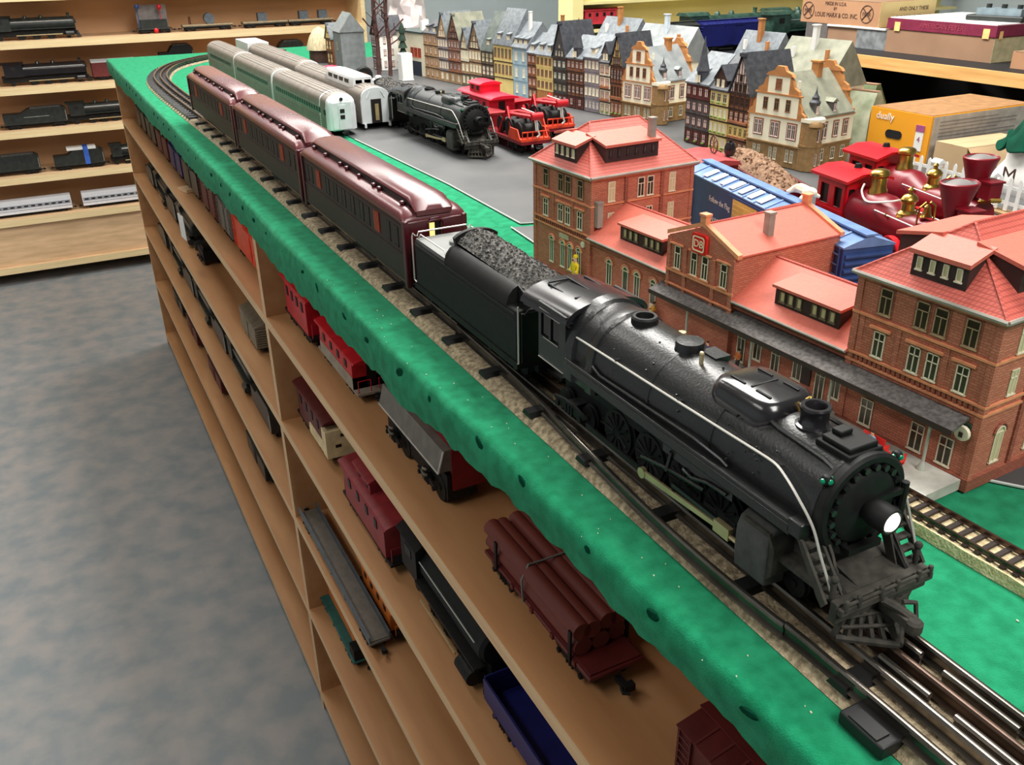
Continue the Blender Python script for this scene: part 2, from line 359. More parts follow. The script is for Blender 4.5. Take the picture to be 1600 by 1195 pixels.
# ================================================================ rolling stock kit (front towards -y, z=0 on the rail)
RT = T + .018
M_loco = mat('black_enamel', (23, 23, 24), .33, .0, var=.25, scale=90, bump=.12, bscale=500, spec=.6)
M_locod = mat('black_dull', (19, 19, 19), .6, spec=.3, var=.3, scale=120)
M_locog = mat('black_gloss', (34, 32, 35), .2, 0, var=.2, scale=40, spec=.7)
M_dust = mat('dusty_black', (58, 55, 49), .85, var=.35, scale=150)
M_chrome = mat('bright_wire', (206, 202, 194), .38, .45, var=0)
M_brass = mat('brass', (196, 160, 84), .28, 1, var=.15)
M_nickel = mat('nickel', (214, 196, 150), .35, .7, var=.1)
M_glassdk = mat('dark_glass', (14, 14, 16), .12, var=0)
def wheel_mesh(r, w=.005, name='wheel', mats=None, spokes=0):
    m = MB(); m.lathe([(r * .3, 0), (r, 0), (r, w * .5), (r * 1.12, w * .55), (r * 1.12, w * .8), (r * .8, w * .8), (r * .75, w * .5), (r * .3, w * .5)], (0, 0, 0), 18, 0, 'x')
    m.cyl((-.001, 0, 0), (w * .6, 0, 0), r * .28, n=10)
    for k in range(spokes):
        a = 2 * PI * k / spokes; m.cyl((-.0006, math.cos(a) * r * .2, math.sin(a) * r * .2), (-.0006, math.cos(a) * r * .85, math.sin(a) * r * .85), r * .06, n=5)
    return m.mesh(name, mats or M_locod)
WH = {}
def wheels(parent, x, ys, r, spokes=0, name='wheel', mt=None):
    k = (r, spokes, name)
    if k not in WH: WH[k] = wheel_mesh(r, .005, name, mt, spokes)
    for y in ys:
        part(name, WH[k], None, parent, (-x - .0015, y, r)); part(name, WH[k], None, parent, (x + .0015, y, r), (0, 0, PI))
def truck(parent, y, wb=.036, r=.0085, hw=.0175, m=None, axles=2):
    m = m or M_locod
    mb = MB(); zc = r
    for s in (-1, 1):
        x = s * (hw + .006)
        mb.prism([(y - wb / 2 - .008, zc + .004), (y - wb / 2, zc - .002), (y - .006, zc - .001), (y - .004, zc - .0035), (y + .004, zc - .0035), (y + .006, zc - .001), (y + wb / 2, zc - .002), (y + wb / 2 + .008, zc + .004), (y + .008, zc + .007), (y - .008, zc + .007)], 'x', x - .0012, x + .0012)
        for q in (-1, 1): mb.cyl((x - .002 * s, y + q * wb / 2, zc), (x + .003 * s, y + q * wb / 2, zc), .0028, n=8)
        for q in (-.0045, 0, .0045): mb.cyl((x + s * .001, y + q, zc - .003), (x + s * .001, y + q, zc + .005), .0016, n=6)
    mb.box(-hw - .006, y - .006, zc, hw + .006, y + .006, zc + .0065)
    t = part('truck', mb, m, parent)
    for a in range(axles):
        yy = y - wb / 2 + wb * a / (axles - 1)
        k = (r, 0, 'wheel')
        if k not in WH: WH[k] = wheel_mesh(r)
        part('wheel', WH[k], None, t, (-hw, yy, r)); part('wheel', WH[k], None, t, (hw, yy, r), (0, 0, PI))
    return t
def coupler(parent, y, s, z=.012, m=None):
    mb = MB(); mb.box(-.003, min(y, y + s * .012), z - .002, .003, max(y, y + s * .012), z + .002); mb.cbox((.002, y + s * .014, z), (.010, .006, .007))
    mb.tube([(-.004, y + s * .012, z), (-.006, y + s * .018, z), (-.001, y + s * .021, z)], .0016, 5)
    return part('coupler', mb, m or M_locod, parent)
# ---------------------------------------------------------------- the big steam engine
def big_engine(name, label, loc, rz=0, lit=True, stackm=None):
    e = root(name, label, 'locomotive', loc, rz)
    zc = .069; r0 = .0305
    n = 40
    def ringy(y, r, rx=None, zo=0): return [((rx or r) * math.cos(2 * PI * k / n), y, zc + zo + r * math.sin(2 * PI * k / n)) for k in range(n)]
    b = MB(); b.rings([ringy(.002, .030), ringy(.003, .0312), ringy(.006, .0312), ringy(.0065, .0305), ringy(.088, .0305), ringy(.0885, .0312), ringy(.0905, .0312), ringy(.091, .0312), ringy(.15, .0325), ringy(.1505, .0331), ringy(.1525, .0331), ringy(.153, .0325), ringy(.205, .0332), ringy(.22, .0335), ringy(.252, .0335)])
    part('boiler', b, M_loco, e)
    # firebox jacket with raised bands and the saddle shoulders
    fb = MB()
    def arch(y, rr, dx=0): 
        return [(-rr - dx, y, .046), (-rr - dx, y, .064)] + [(-(rr + dx) * math.cos(PI * k / 16), y, .066 + (rr + .0035) * math.sin(PI * k / 16)) for k in range(17)] + [(rr + dx, y, .064), (rr + dx, y, .046)]
    fb.rings([arch(.214, .0325), arch(.216, .0352), arch(.224, .0352), arch(.226, .0338), arch(.240, .0338), arch(.242, .0362), arch(.253, .0362), arch(.254, .034)])
    part('firebox', fb, M_loco, e)
    # cab: side sheets, arched roof with hatch strips, rear opening
    cb = MB()
    for s in (-1, 1):
        x0, x1 = sorted((s * .0355, s * .0335))
        cb.box(x0, .252, .047, x1, .262, .094); cb.box(x0, .262, .047, x1, .289, .066); cb.box(x0, .262, .086, x1, .289, .094); cb.box(x0, .274, .066, x1, .277, .086); cb.box(x0, .289, .047, x1, .293, .094)
        cb.box(x0 - .0004 * (s < 0), .262, .0655, x1 + .0004 * (s > 0), .289, .0675)
    cb.box(-.034, .252, .047, .034, .254, .094)
    c = part('cab', cb, M_loco, e)
    part('window_glass', MB().box(-.0343, .262, .066, -.0338, .289, .086).box(.0338, .262, .066, .0343, .289, .086), M_glassdk, c)
    rf = MB()
    def roofarc(y, rr, lift): return [(-rr * math.cos(PI * k / 16), y, .0855 + lift + (.0145) * math.sin(PI * k / 16)) for k in range(17)]
    rf.rings([roofarc(.250, .0365, .0035), roofarc(.322, .0365, -.001), [(x * .93, y, z - .003) for x, y, z in roofarc(.322, .0365, -.001)], [(x * .93, y, z - .003) for x, y, z in roofarc(.250, .0365, .0035)]], cap=False)
    rf.rings([roofarc(.250, .0365, .0035), [(x * .93, y, z - .003) for x, y, z in roofarc(.250, .0365, .0035)]], cap=False, closed=False)
    part('cab_roof', rf, M_locog, e)
    ht_ = MB()
    for x in (-.017, .0, .017): ht_.cbox((x, .286, .1012 - abs(x) * .14), (.0012, .050, .0012))
    for y in (.268, .308): ht_.cbox((-.009, y, .1008), (.018, .0014, .0012))
    part('roof_hatch', ht_, M_locod, e)
    # running boards and their valance
    for s in (-1, 1):
        rn = MB(); x0, x1 = sorted((s * .0375, s * .024))
        rn.box(x0, .012, .0605, x1, .25, .0635); xa, xb = sorted((s * .0375, s * .0355)); rn.box(xa, .012, .0535, xb, .25, .0605)
        rn.box(x0, .004, .055, x1, .014, .0645)
        bev(part('running_board', rn, M_loco, e), .0008)
    # steps from the running board to the pilot deck
    for s in (-1, 1):
        sp = MB()
        for x in (.0365, .0245): sp.prism([(.006, .056), (.002, .056), (-.0195, .030), (-.017, .026), (-.013, .030)], 'x', s * x - .0009, s * x + .0009)
        for k in range(5): sp.cbox((s * .0305, .002 - k * .0042, .052 - k * .0052), (.012, .0046, .0016))
        sp.prism([(.008, .060), (.004, .060), (-.006, .047), (-.014, .030), (-.008, .030)], 'x', s * .0215 - .0009, s * .0215 + .0009)
        part('front_steps', sp, M_dust, e)
    # pilot deck, beam, cowcatcher
    pd = MB(); pd.box(-.031, -.021, .0275, .031, .03, .0305); pd.prism([(-.004, .031), (.022, .031), (.022, .046), (.012, .046)], 'x', -.0205, .0205)
    pd.prism([(-.018, .0305), (.005, .0305), (.012, .036)], 'x', -.012, .012)
    part('pilot_deck', pd, M_dust, e)
    bm_ = MB(); bm_.box(-.034, -.0245, .0185, .034, -.0195, .0315); bm_.box(-.034, -.028, .0255, .034, -.0245, .030)
    bm_.tube([(-.030, -.0275, .0325), (.030, -.0275, .0325)], .0012, 6)
    for x in (-.031, -.022, -.006, .006, .022, .031): bm_.cyl((x, -.0275, .0285), (x, -.0275, .0355), .0016, n=6)
    for s in (-1, 1): bm_.cyl((s * .031, -.0175, .030), (s * .031, -.0175, .0415), .0018, n=6); bm_.ball((s * .031, -.0175, .0425), .0026, 8)
    bev(part('pilot_beam', bm_, M_dust, e), .0006)
    cw = MB(); nose = -.040
    cw.add([(-.0255, -.024, .0185), (0, -.030, .0185), (.0255, -.024, .0185), (-.0255, -.0195, .0185), (.0255, -.0195, .0185)], [(0, 1, 2, 4, 3)])
    foot = lambda t: Vector((t * .0255, nose + abs(t) * .020, .0035))
    headp = lambda t: Vector((t * .0245, -.0275 + abs(t) * .004, .0185))
    for k in range(11):
        t = -1 + k * .2; a, b_ = headp(t), foot(t)
        cw.add([a + Vector((-.0013, 0, 0)), a + Vector((.0013, 0, 0)), b_ + Vector((.0013, 0, 0)), b_ + Vector((-.0013, 0, 0)), a + Vector((-.0013, .003, 0)), a + Vector((.0013, .003, 0)), b_ + Vector((.0013, .003, 0)), b_ + Vector((-.0013, .003, 0))], [(0, 1, 2, 3), (4, 7, 6, 5), (0, 4, 5, 1), (1, 5, 6, 2), (2, 6, 7, 3), (3, 7, 4, 0)])
    for s in (-1, 1):
        for z, q in ((.0032, .0022), (.0115, .0012)):
            f = (z - .0035) / .015; p0 = foot(s * 1.0) * (1 - f) + headp(s * 1.0) * f; p1 = foot(0) * (1 - f) + headp(0) * f
            cw.tube([p0 + Vector((0, 0, z - p0.z)), p1 + Vector((0, 0, z - p1.z))], q, 6)
    cw.prism([(-.0255, -.0195), (0, -.030), (.0255, -.0195)], 'z', .010, .018)
    part('cowcatcher', cw, M_dust, e)
    cp = MB(); cp.box(-.004, -.044, .019, .004, -.026, .024); cp.lathe([(.004, 0), (.0045, .002), (.0045, .006), (.003, .0075)], (.0, -.046, .017), 10)
    cp.tube([(.004, -.034, .026), (.012, -.036, .024), (.013, -.038, .013), (.010, -.041, .008), (.006, -.042, .010)], .0014, 6); cp.tube([(-.006, -.030, .028), (-.002, -.038, .026), (.003, -.046, .021)], .0022, 6)
    part('coupler', cp, M_dust, e)
    # smokebox front
    sf = MB(); sf.lathe([(.0312, .004), (.0312, -.001), (.0295, -.0025), (.0262, -.0025), (.0255, -.0005), (.0225, -.0005), (.0215, -.003), (.019, -.0045), (.001, -.0062)], (0, 0, zc), 40, 0, 'y')
    part('smokebox_front', sf, M_locod, e)
    bl = MB().cyl((0, .0005, 0), (0, -.0034, 0), .0021, n=6).mesh('bolt', M_loco)
    for k in range(20):
        a = 2 * PI * (k + .5) / 20; part('bolt', bl, None, e, (.0238 * math.cos(a), -.0005, zc + .0238 * math.sin(a)), (0, -a, 0))
    hg = MB(); hg.cbox((.014, -.0055, .074), (.022, .003, .0035)); hg.cbox((.014, -.0055, .062), (.022, .003, .0035)); hg.cyl((.025, -.006, .058), (.025, -.006, .079), .0022, n=8); hg.cbox((.0, -.006, .0455), (.024, .004, .004))
    part('door_hinge', hg, M_locod, e)
    hl = MB(); hl.lathe([(.0055, -.005), (.0072, -.0075), (.0078, -.012), (.0078, -.020), (.0072, -.0215), (.0062, -.0215), (.0058, -.020)], (0, 0, zc + .001), 20, 0, 'y')
    h = part('headlight', hl, M_locod, e)
    part('lens', MB().lathe([(.0061, -.0195), (.005, -.0218), (.0005, -.0230)], (0, 0, zc + .001), 20, 0, 'y'), mat('headlight_lens', (255, 246, 232), .2, var=0, emit=2.2) if lit else M_glassdk, h, label='lit headlight lens' if lit else None)
    for s in (-1, 1):
        mk = MB(); mk.ball((0, 0, 0), .0032, 10); mk.cyl((0, 0, -.003), (-s * .001, .002, -.008), .0016, n=6)
        mo = part('marker_lamp', mk, M_locod, e, (s * .0255, .003, zc + .0215))
        for q in (Vector((-1, 0, 0)), Vector((0, -1, 0)), Vector((1, 0, 0))):
            part('jewel', MB().ball(q * .0026, .0016, 8), mat('green_jewel', (0, 120, 84), .1, var=0, emit=.12), mo)
    br = MB()
    for s in (-1, 1):
        br.prism([(.0045, .046), (-.0035, .046), (-.019, .031), (-.013, .031)], 'x', s * .023 - .0012, s * .023 + .0012)
    part('front_brace', br, M_loco, e)
    # stack, heater box, domes, bell
    sk = MB(); sk.lathe([(.0105, -.003), (.0102, .0005), (.0085, .001), (.0079, .002), (.0079, .0085), (.0086, .0095), (.0088, .0112), (.0082, .0122), (.0062, .0122), (.0056, .011), (.0056, .002)], (0, .040, .0985), 28)
    part('smokestack', sk, stackm or M_locog, e)
    hb = MB(); hb.box(-.0125, .002, .0925, .0125, .026, .1005); hb.box(-.0105, .004, .1005, .0105, .024, .1035); hb.box(-.005, .016, .1035, .004, .023, .1065); hb.box(-.014, .006, .0895, .014, .023, .0935)
    bev(part('heater_box', hb, M_locod, e), .0008)
    for s in (-1, 1): part('lift_bar', MB().tube([(s * .0155, .056, .0965), (s * .0168, .048, .0962), (s * .0178, .013, .0952), (s * .0178, .006, .093)], .0014, 6), M_loco, e)
    td = MB()
    def rr_(hx, y0, y1, z, rc=.013, lift=0):
        out = []; cx, cy = hx - rc, (y1 - y0) / 2 - rc
        for qx, qy, a0 in ((1, 1, 0), (-1, 1, 90), (-1, -1, 180), (1, -1, 270)):
            for k in range(7):
                a = math.radians(a0 + 15 * k); out.append((qx * cx + rc * math.cos(a), (y0 + y1) / 2 + qy * cy + rc * math.sin(a), z))
        return out
    td.rings([rr_(.0215, .055, .108, .088), rr_(.0225, .054, .109, .0955), rr_(.0222, .0545, .1085, .0995), rr_(.0195, .057, .106, .1045, .011), rr_(.0165, .060, .103, .106, .009), rr_(.001, .079, .083, .1068, .0004)])
    dm = part('sand_dome', td, M_locog, e, ang=60)
    hh = MB()
    for x in (-.0105, .0105):
        for y in (.070, .092): hh.cbox((x, y, .1062), (.0015, .012, .0016))
    hh.cbox((0, .081, .1066), (.020, .0012, .0008))
    part('dome_rib', hh, M_locod, dm)
    part('steam_dome', MB().lathe([(.011, -.006), (.0105, -.001), (.0095, .003), (.0098, .0055), (.0092, .0072), (.0005, .0078)], (0, .152, .0995), 24), M_loco, e)
    part('turret', MB().lathe([(.0105, -.005), (.0098, 0), (.0096, .0055), (.0086, .0068), (.0066, .0068), (.006, .003), (.0005, .0026)], (0, .203, .0995), 24), M_locod, e)
    part('whistle', MB().cyl((-.007, .131, .0985), (-.007, .131, .1065), .0014, n=8).ball((-.007, .131, .107), .0018, 8), M_nickel, e)
    part('turret_cover', MB().cbox((.009, .137, .1), (.012, .016, .004)), M_loco, e)
    part('safety_valve', MB().cyl((.020, .185, .090), (.021, .170, .0965), .0022, n=8).cyl((.020, .186, .088), (.020, .186, .096), .003, n=8), M_nickel, e)
    bl_ = part('bell', MB().lathe([(.0046, -.0045), (.0038, -.003), (.0028, 0), (.0026, .0035), (.0008, .0052)], (.0, 0, 0), 16), M_brass, e, (.0075, .052, .1035))
    part('bell_bracket', MB().box(-.005, -.0008, -.008, -.004, .0008, .0015).box(.004, -.0008, -.008, .005, .0008, .0015), M_locod, bl_)
    # handrails and pipes
    for s in (-1, 1):
        part('handrail', MB().tube([(s * .032, .252, .0815), (s * .0325, .12, .0845)] + smooth_path3([(s * .0318, .045, .0860), (s * .0320, .033, .0858), (s * .0325, .024, .0825), (s * .0335, .013, .0765), (s * .0338, .000, .066), (s * .0335, -.0075, .053), (s * .0325, -.0145, .040), (s * .0312, -.0170, .033)]), .0008, 6), M_chrome, e)
        part('pipe', MB().tube([(s * .0345, .215, .070), (s * .0345, .205, .0665), (s * .034, .10, .069), (s * .033, .075, .0665), (s * .032, .07, .064)], .0011, 6), M_loco, e)
        pn = MB()
        for y in (.252, .19, .12, .06, .033): pn.cyl((s * .028, y, .084), (s * .0325, y, .0846), .0009, n=6)
        part('rail_post', pn, M_loco, e)
        for zt, a_, b_ in ((.0664, .262, .285), (.0865, .260, .291), (.0890, .258, .291)): part('cab_trim', MB().box(*sorted((s * .0354, s * .0360))[:1], a_, zt, sorted((s * .0354, s * .0360))[1], b_, zt + .0005), M_chrome, e)
        part('cab_trim', MB().box(*sorted((s * .0354, s * .0362)) [:1], .254, .0475, sorted((s * .0354, s * .0362))[1], .2925, .0482), M_chrome, e)
    ins = MB(); rnd = random.Random(4)
    for k in range(46):
        a = rnd.uniform(.1, PI - .1) if k % 3 else rnd.uniform(PI * .8, PI * 1.0); y = rnd.uniform(.03, .24)
        ins.cbox((-.0327 * math.cos(a) * -1, y, zc + .0327 * math.sin(a)), (.0011, .0011, .0011))
    part('rivet', ins, M_loco, e, kind='stuff')
    # frame, cylinders, running gear
    fr = MB(); fr.box(-.012, .0, .010, .012, .29, .04); fr.box(-.018, .10, .03, .018, .25, .06)
    part('frame', fr, M_locod, e)
    for s in (-1, 1):
        cy = MB(); cy.prism([(.022, .018), (.022, .036), (.027, .044), (.048, .044), (.053, .036), (.053, .018), (.048, .012), (.027, .012)], 'x', s * .017, s * .0355)
        part('cylinder', cy, M_dust, e)
        jk = MB(); jk.prism([(s * .020, .006), (s * .036, .008), (s * .0372, .020), (s * .0372, .036), (s * .035, .043), (s * .030, .046), (s * .020, .046)], 'y', .026, .052); bev(part('cylinder_jacket', jk, mat('matte_grey', (70, 70, 68), .9, var=.2, scale=120), e, label='matte grey cylinder jacket'), .0015, 3)
        cr = MB(); cr.box(*([s * .0325 - .0012, .062, .0235, s * .0325 + .0012, .118, .0262])); cr.box(s * .0325 - .001, .057, .0195, s * .0325 + .001, .118, .0208)
        part('crosshead_guide', cr, M_loco, e)
        mr = MB(); p0, p1 = Vector((s * .0335, .072, .0215)), Vector((s * .0335, .150, .0165))
        mr.add([p0 + Vector((-.0008, 0, .0016)), p0 + Vector((.0008, 0, .0016)), p1 + Vector((.0008, 0, .0024)), p1 + Vector((-.0008, 0, .0024)), p0 + Vector((-.0008, 0, -.0016)), p0 + Vector((.0008, 0, -.0016)), p1 + Vector((.0008, 0, -.0024)), p1 + Vector((-.0008, 0, -.0024))], [(0, 1, 2, 3), (4, 7, 6, 5), (0, 4, 5, 1), (1, 5, 6, 2), (2, 6, 7, 3), (3, 7, 4, 0)])
        mr.cyl(p1 - Vector((.0015, 0, 0)), p1 + Vector((.0015, 0, 0)), .004, n=12)
        part('main_rod', mr, M_nickel, e, label='bright metal main rod')
        part('crosshead', MB().cbox((s * .0338, .066, .0225), (.004, .014, .008)).cyl((s * .034, .052, .0215), (s * .034, .064, .0215), .0015, n=8), M_nickel, e)
        part('side_rod', MB().box(s * .0318 - .0007, .10, .0142, s * .0318 + .0007, .225, .0178), M_locod, e)
        vg = MB(); vg.tube([(s * .035, .085, .040), (s * .0352, .12, .036), (s * .0352, .15, .030)], .0013, 6); vg.tube([(s * .0352, .118, .05), (s * .0352, .122, .034)], .0018, 6); vg.box(s * .034 - .001, .06, .046, s * .034 + .001, .128, .0515)
        vg.tube([(s * .036, .064, .049), (s * .036, .082, .0475), (s * .036, .096, .043), (s * .036, .105, .0445)], .0011, 6)
        part('valve_gear', vg, M_loco, e)
    wheels(e, .0175, (.085, .123, .163, .203), .0175, 12, 'driver_wheel')
    for y in (.020, .052): wheels(e, .0165, (y,), .0085)
    truck(e, .262, .034, .0095, .018)
    return e
eng = big_engine('steam_locomotive', 'large black steam engine with lit headlight pulling the train in front', (.09, .270, RT), math.radians(0))
# ---------------------------------------------------------------- tender
M_coal = mat('coal', (44, 43, 42), .75, rgb2=(104, 101, 96), scale=300, bump=1, bscale=300, detail=5)
def big_tender(name, label, loc, rz=0):
    t = root(name, label, 'tender', loc, rz); L = .232; hw = .0325
    tb = MB(); tb.prism([(-hw, .0215), (hw, .0215), (hw, .069), (-hw, .069)], 'y', .004, L)
    bev(part('tank', tb, M_locod, t), .0025, 3)
    part('sill', MB().box(-hw - .001, .002, .017, hw + .001, L + .002, .0225), M_locod, t)
    hp_ = MB()
    def sec(y, s=1): return [(-hw, y, .066), (-hw, y, .0705), (-.0305, y, .0765), (-.0262, y, .0818), (-.0215, y, .0842), (-.0205, y, .0842), (-.0205, y, .078), (.0205, y, .078), (.0205, y, .0842), (.0215, y, .0842), (.0262, y, .0818), (.0305, y, .0765), (hw, y, .0705), (hw, y, .066)]
    hp_.rings([sec(.022), sec(.150)])
    hp_.rings([[(-.0222, .0, .069), (-.0222, .0, .078), (-.0215, .022, .0842), (-.0215, .024, .069)], [(-.0202, .0, .069), (-.0202, .0, .078), (-.0195, .022, .0842), (-.0195, .024, .069)]])
    hp_.rings([[(.0222, .0, .069), (.0222, .0, .078), (.0215, .022, .0842), (.0215, .024, .069)], [(.0202, .0, .069), (.0202, .0, .078), (.0195, .022, .0842), (.0195, .024, .069)]])
    bk = [(x, z) for x, _, z in sec(0)][:5] + [(.0265 * -math.cos(PI * k / 12), .0842 + .0135 * math.sin(PI * k / 12)) for k in range(2, 11)] + [(x, z) for x, _, z in sec(0)][9:]
    hp_.prism(bk, 'y', .148, .153)
    part('coal_bunker', hp_, M_locod, t, ang=50)
    cl = MB(); rnd = random.Random(21); nx, ny = 22, 70; vs = []; fs = []
    for j in range(ny + 1):
        y = .004 + .145 * j / ny
        for i in range(nx + 1):
            x = -.0203 + .0406 * i / nx; u = abs(x) / .0203
            z = .0835 + .0105 * (1 - u * u) * min(1, j / 14) + .003 * (j / ny) + rnd.uniform(-.0012, .0012) * (u < .97) - .006 * max(0, 1 - j / 12)
            vs.append((x, y, z))
    for j in range(ny):
        for i in range(nx): a = j * (nx + 1) + i; fs.append((a, a + 1, a + nx + 2, a + nx + 1))
    cl.add(vs, fs)
    for k in range(520):
        x = rnd.uniform(-.0195, .0195); j = rnd.uniform(.006, .147); u = abs(x) / .0203; z = .084 + .0105 * (1 - u * u) * min(1, j / .03) + .003 * j / .145 - .006 * max(0, 1 - j / .025)
        s = rnd.uniform(.0006, .0016); M = Matrix.Rotation(rnd.uniform(0, 6), 3, Vector((rnd.random(), rnd.random(), rnd.random() + .1)).normalized())
        cl.cbox((x, j, z + s * .2), (s, s * 1.4, s * .9), 0, M)
    part('coal_load', cl, M_coal, t, kind='stuff', ang=20)
    rd = MB(); rd.box(-.030, .153, .069, .030, L, .0702); rd.lathe([(.008, 0), (.008, .003), (.0065, .004), (.0005, .0045)], (0, .195, .0702), 16)
    part('rear_deck', rd, mat('grey_deck', (120, 122, 120), .5, var=.1), t, label='grey rear deck')
    for s in (-1, 1):
        part('deck_rail', MB().tube([(s * .029, .157, .072), (s * .0285, .160, .0765), (s * .0285, .222, .0765), (s * .029, .226, .072)], .0008, 6), M_chrome, t)
        part('corner_handrail', MB().tube([(s * .0325, .0015, .0735), (s * .0335, -.0005, .0745), (s * .0338, -.001, .071), (s * .0338, -.001, .024), (s * .0325, .003, .022)], .0008, 6), M_chrome, t)
        part('corner_handrail', MB().tube([(s * .0300, L + .001, .0725), (s * .0325, L + .002, .0755), (s * .0338, L + .001, .072), (s * .0338, L + .001, .026), (s * .0325, L - .002, .024)], .0008, 6), M_chrome, t)
        part('rivet_line', MB().box(s * .0328 - .0003, .008, .0655, s * .0328 + .0003, L - .004, .0662).box(s * .0328 - .0003, .008, .0605, s * .0328 + .0003, L - .004, .0609), M_loco, t)
    part('deck_rail', MB().tube([(-.029, L - .001, .0725), (-.027, L, .0765), (.027, L, .0765), (.029, L - .001, .0725)], .0008, 6), M_chrome, t)
    part('front_plate', MB().box(-.029, .001, .0225, .029, .004, .067).tube([(-.027, .0, .066), (-.024, -.001, .0705), (.024, -.001, .0705), (.027, 0, .066)], .0013, 6), M_locod, t)
    for y in (.048, .186): truck(t, y, .05, .009, .0165, axles=3)
    part('frame', MB().box(-.012, .004, .008, .012, L, .018), M_locod, t); coupler(t, L, 1); part('drawbar', MB().box(-.004, -.022, .009, .004, .004, .012), M_locod, t)
    return t
ten = big_tender('coal_tender', 'black coal tender with rounded coal bunker behind the big engine', (.09, .602, RT))
# ---------------------------------------------------------------- maroon heavyweight coaches
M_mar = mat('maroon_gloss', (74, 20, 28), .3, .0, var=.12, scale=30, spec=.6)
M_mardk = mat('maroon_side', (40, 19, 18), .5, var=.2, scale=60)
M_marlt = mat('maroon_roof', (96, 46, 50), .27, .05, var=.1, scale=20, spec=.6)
M_winlit = mat('orange_blind', (150, 56, 32), .5, var=.2, emit=.08)
M_windk = mat('window_dark', (20, 13, 13), .5, var=.1)
M_lamp = mat('lit_window', (255, 208, 120), .4, var=0, emit=1.4)
def coach(label, y, sy, gp):
    c = root('passenger_coach', label, 'coach', (.09, y, RT), 0, gp, (1, sy, 1)); L = .385; hw = .0345
    b = MB(); b.box(-hw, .004, .018, hw, L - .004, .044); b.box(-hw + .0008, .004, .044, hw - .0008, L - .004, .083); b.box(-hw - .0006, .004, .0432, hw + .0006, L - .004, .0448); b.box(-hw - .0006, .004, .016, hw + .0006, L - .004, .019)
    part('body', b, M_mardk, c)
    for yy, s in ((.004, -1), (L - .004, 1)):
        en = MB(); ys = sorted((yy, yy + s * .0045))
        en.box(-hw - .0004, ys[0], .014, -.0065, ys[1], .082); en.box(.0065, ys[0], .014, hw + .0004, ys[1], .082); en.box(-.0065, ys[0], .014, .0065, ys[1], .058); en.box(-.0065, ys[0], .078, .0065, ys[1], .084)
        for q in (-1, 1): en.box(q * .0335 - .003, ys[0] - .001, .010, q * .0335 + .003, ys[1] + .001, .0835)
        e_ = bev(part('end_wall', en, M_mar, c), .0012)
        part('door_glass', MB().box(-.0065, yy + s * .0006, .058, .0002, yy + s * .0012, .078), M_lamp, e_, label='lit end door window')
        part('door_frame', MB().box(.0006, yy + s * .0006, .058, .0065, yy + s * .0014, .078), M_windk, e_)
        part('door_arch', MB().tube([(-.0085, yy + s * .005, .056), (-.0085, yy + s * .0055, .0785), (-.006, yy + s * .0055, .081), (.006, yy + s * .0055, .081), (.0085, yy + s * .0055, .0785), (.0085, yy + s * .005, .056)], .0011, 6), M_mar, c)
    # roof: lower eaves and clerestory turned down at both ends
    rf = MB(); k = 14
    def sec(y, e, z0=.0825, zl=1): 
        pts = [(-.0362, z0 - .001), (-.0362, z0 + .002)] + [(-.0362 + .014 * (1 - math.cos(PI / 2 * i / 5)), z0 + .002 + .0085 * zl * math.sin(PI / 2 * i / 5)) for i in range(1, 6)]
        pts = pts + [(-x, z) for x, z in pts[::-1]]; return [(x, y, z) for x, z in pts]
    rf.rings([sec(.001, 0, .079, .35), sec(.006, 0, .0815, .7), sec(.016, 0), sec(L - .016, 0), sec(L - .006, 0, .0815, .7), sec(L - .001, 0, .079, .35)])
    def cl(y, h, w=.0205):
        pts = [(-w + .001, .087), (-w, .0905 + h * .55)] + [(-w * 1.05 + (w * 1.05) * (1 - math.cos(PI / 2 * i / 6)), .0905 + h * .62 + h * .42 * math.sin(PI / 2 * i / 6)) for i in range(7)]
        pts = pts + [(-x, z) for x, z in pts[::-1][1:]]; return [(x, y, z) for x, z in pts]
    rf.rings([cl(.0005, .002), cl(.006, .0065), cl(.013, .0105), cl(.022, .0150), cl(L - .022, .0150), cl(L - .013, .0105), cl(L - .006, .0065), cl(L - .0005, .002)])
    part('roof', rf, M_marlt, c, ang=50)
    for s in (-1, 1):
        part('clerestory_band', MB().box(*sorted((s * .0202, s * .0212))[:1], .016, .0900, sorted((s * .0202, s * .0212))[1], L - .016, .0985), M_windk, c)
        vt = MB().ball((0, 0, 0), .0034, 8, 0, (1, 1.1, .8)).cyl((0, 0, -.004), (0, 0, 0), .0022, n=8)
        if 'vt' not in WH: WH['vt'] = vt.mesh('roof_vent', M_mar)
        for yy in (.030, .100, .118, .168, .214, .24, .30, .352): part('roof_vent', WH['vt'], None, c, (s * .0240, yy, .0950))
        # windows, each with a dark pane; the two toilet windows carry orange blinds
        if 'cw' not in WH:
            WH['cw'] = MB().box(-.0004, -.0055, 0, .0004, .0055, .021).box(-.0008, -.0062, -.0012, .0008, .0062, -.0002).mesh('window', M_windk)
            WH['co'] = MB().box(-.0006, -.0085, 0, .0006, -.0045, .023).box(-.0006, -.0030, 0, .0006, .0012, .023).box(-.0006, .0028, 0, .0006, .0068, .023).mesh('orange_window', M_winlit)
        for yy in (.028, .052): part('window', WH['cw'], None, c, (s * (hw - .0006), yy, .051), None)
        for i in range(11): part('window', WH['cw'], None, c, (s * (hw - .0006), .118 + i * .0165 + (.004 if i % 2 else 0), .051))
        for yy in (.088, .312): part('orange_window', WH['co'], None, c, (s * (hw - .0002), yy, .0505), label='window with bright orange blind')
        part('window', WH['cw'], None, c, (s * (hw - .0006), .345, .051)); part('window', WH['cw'], None, c, (s * (hw - .0006), .364, .051))
        part('letter_band', MB().box(*sorted((s * (hw - .0009), s * (hw - .0002)))[:1], .01, .0758, sorted((s * (hw - .0009), s * (hw - .0002)))[1], L - .01, .0762), M_mar, c)
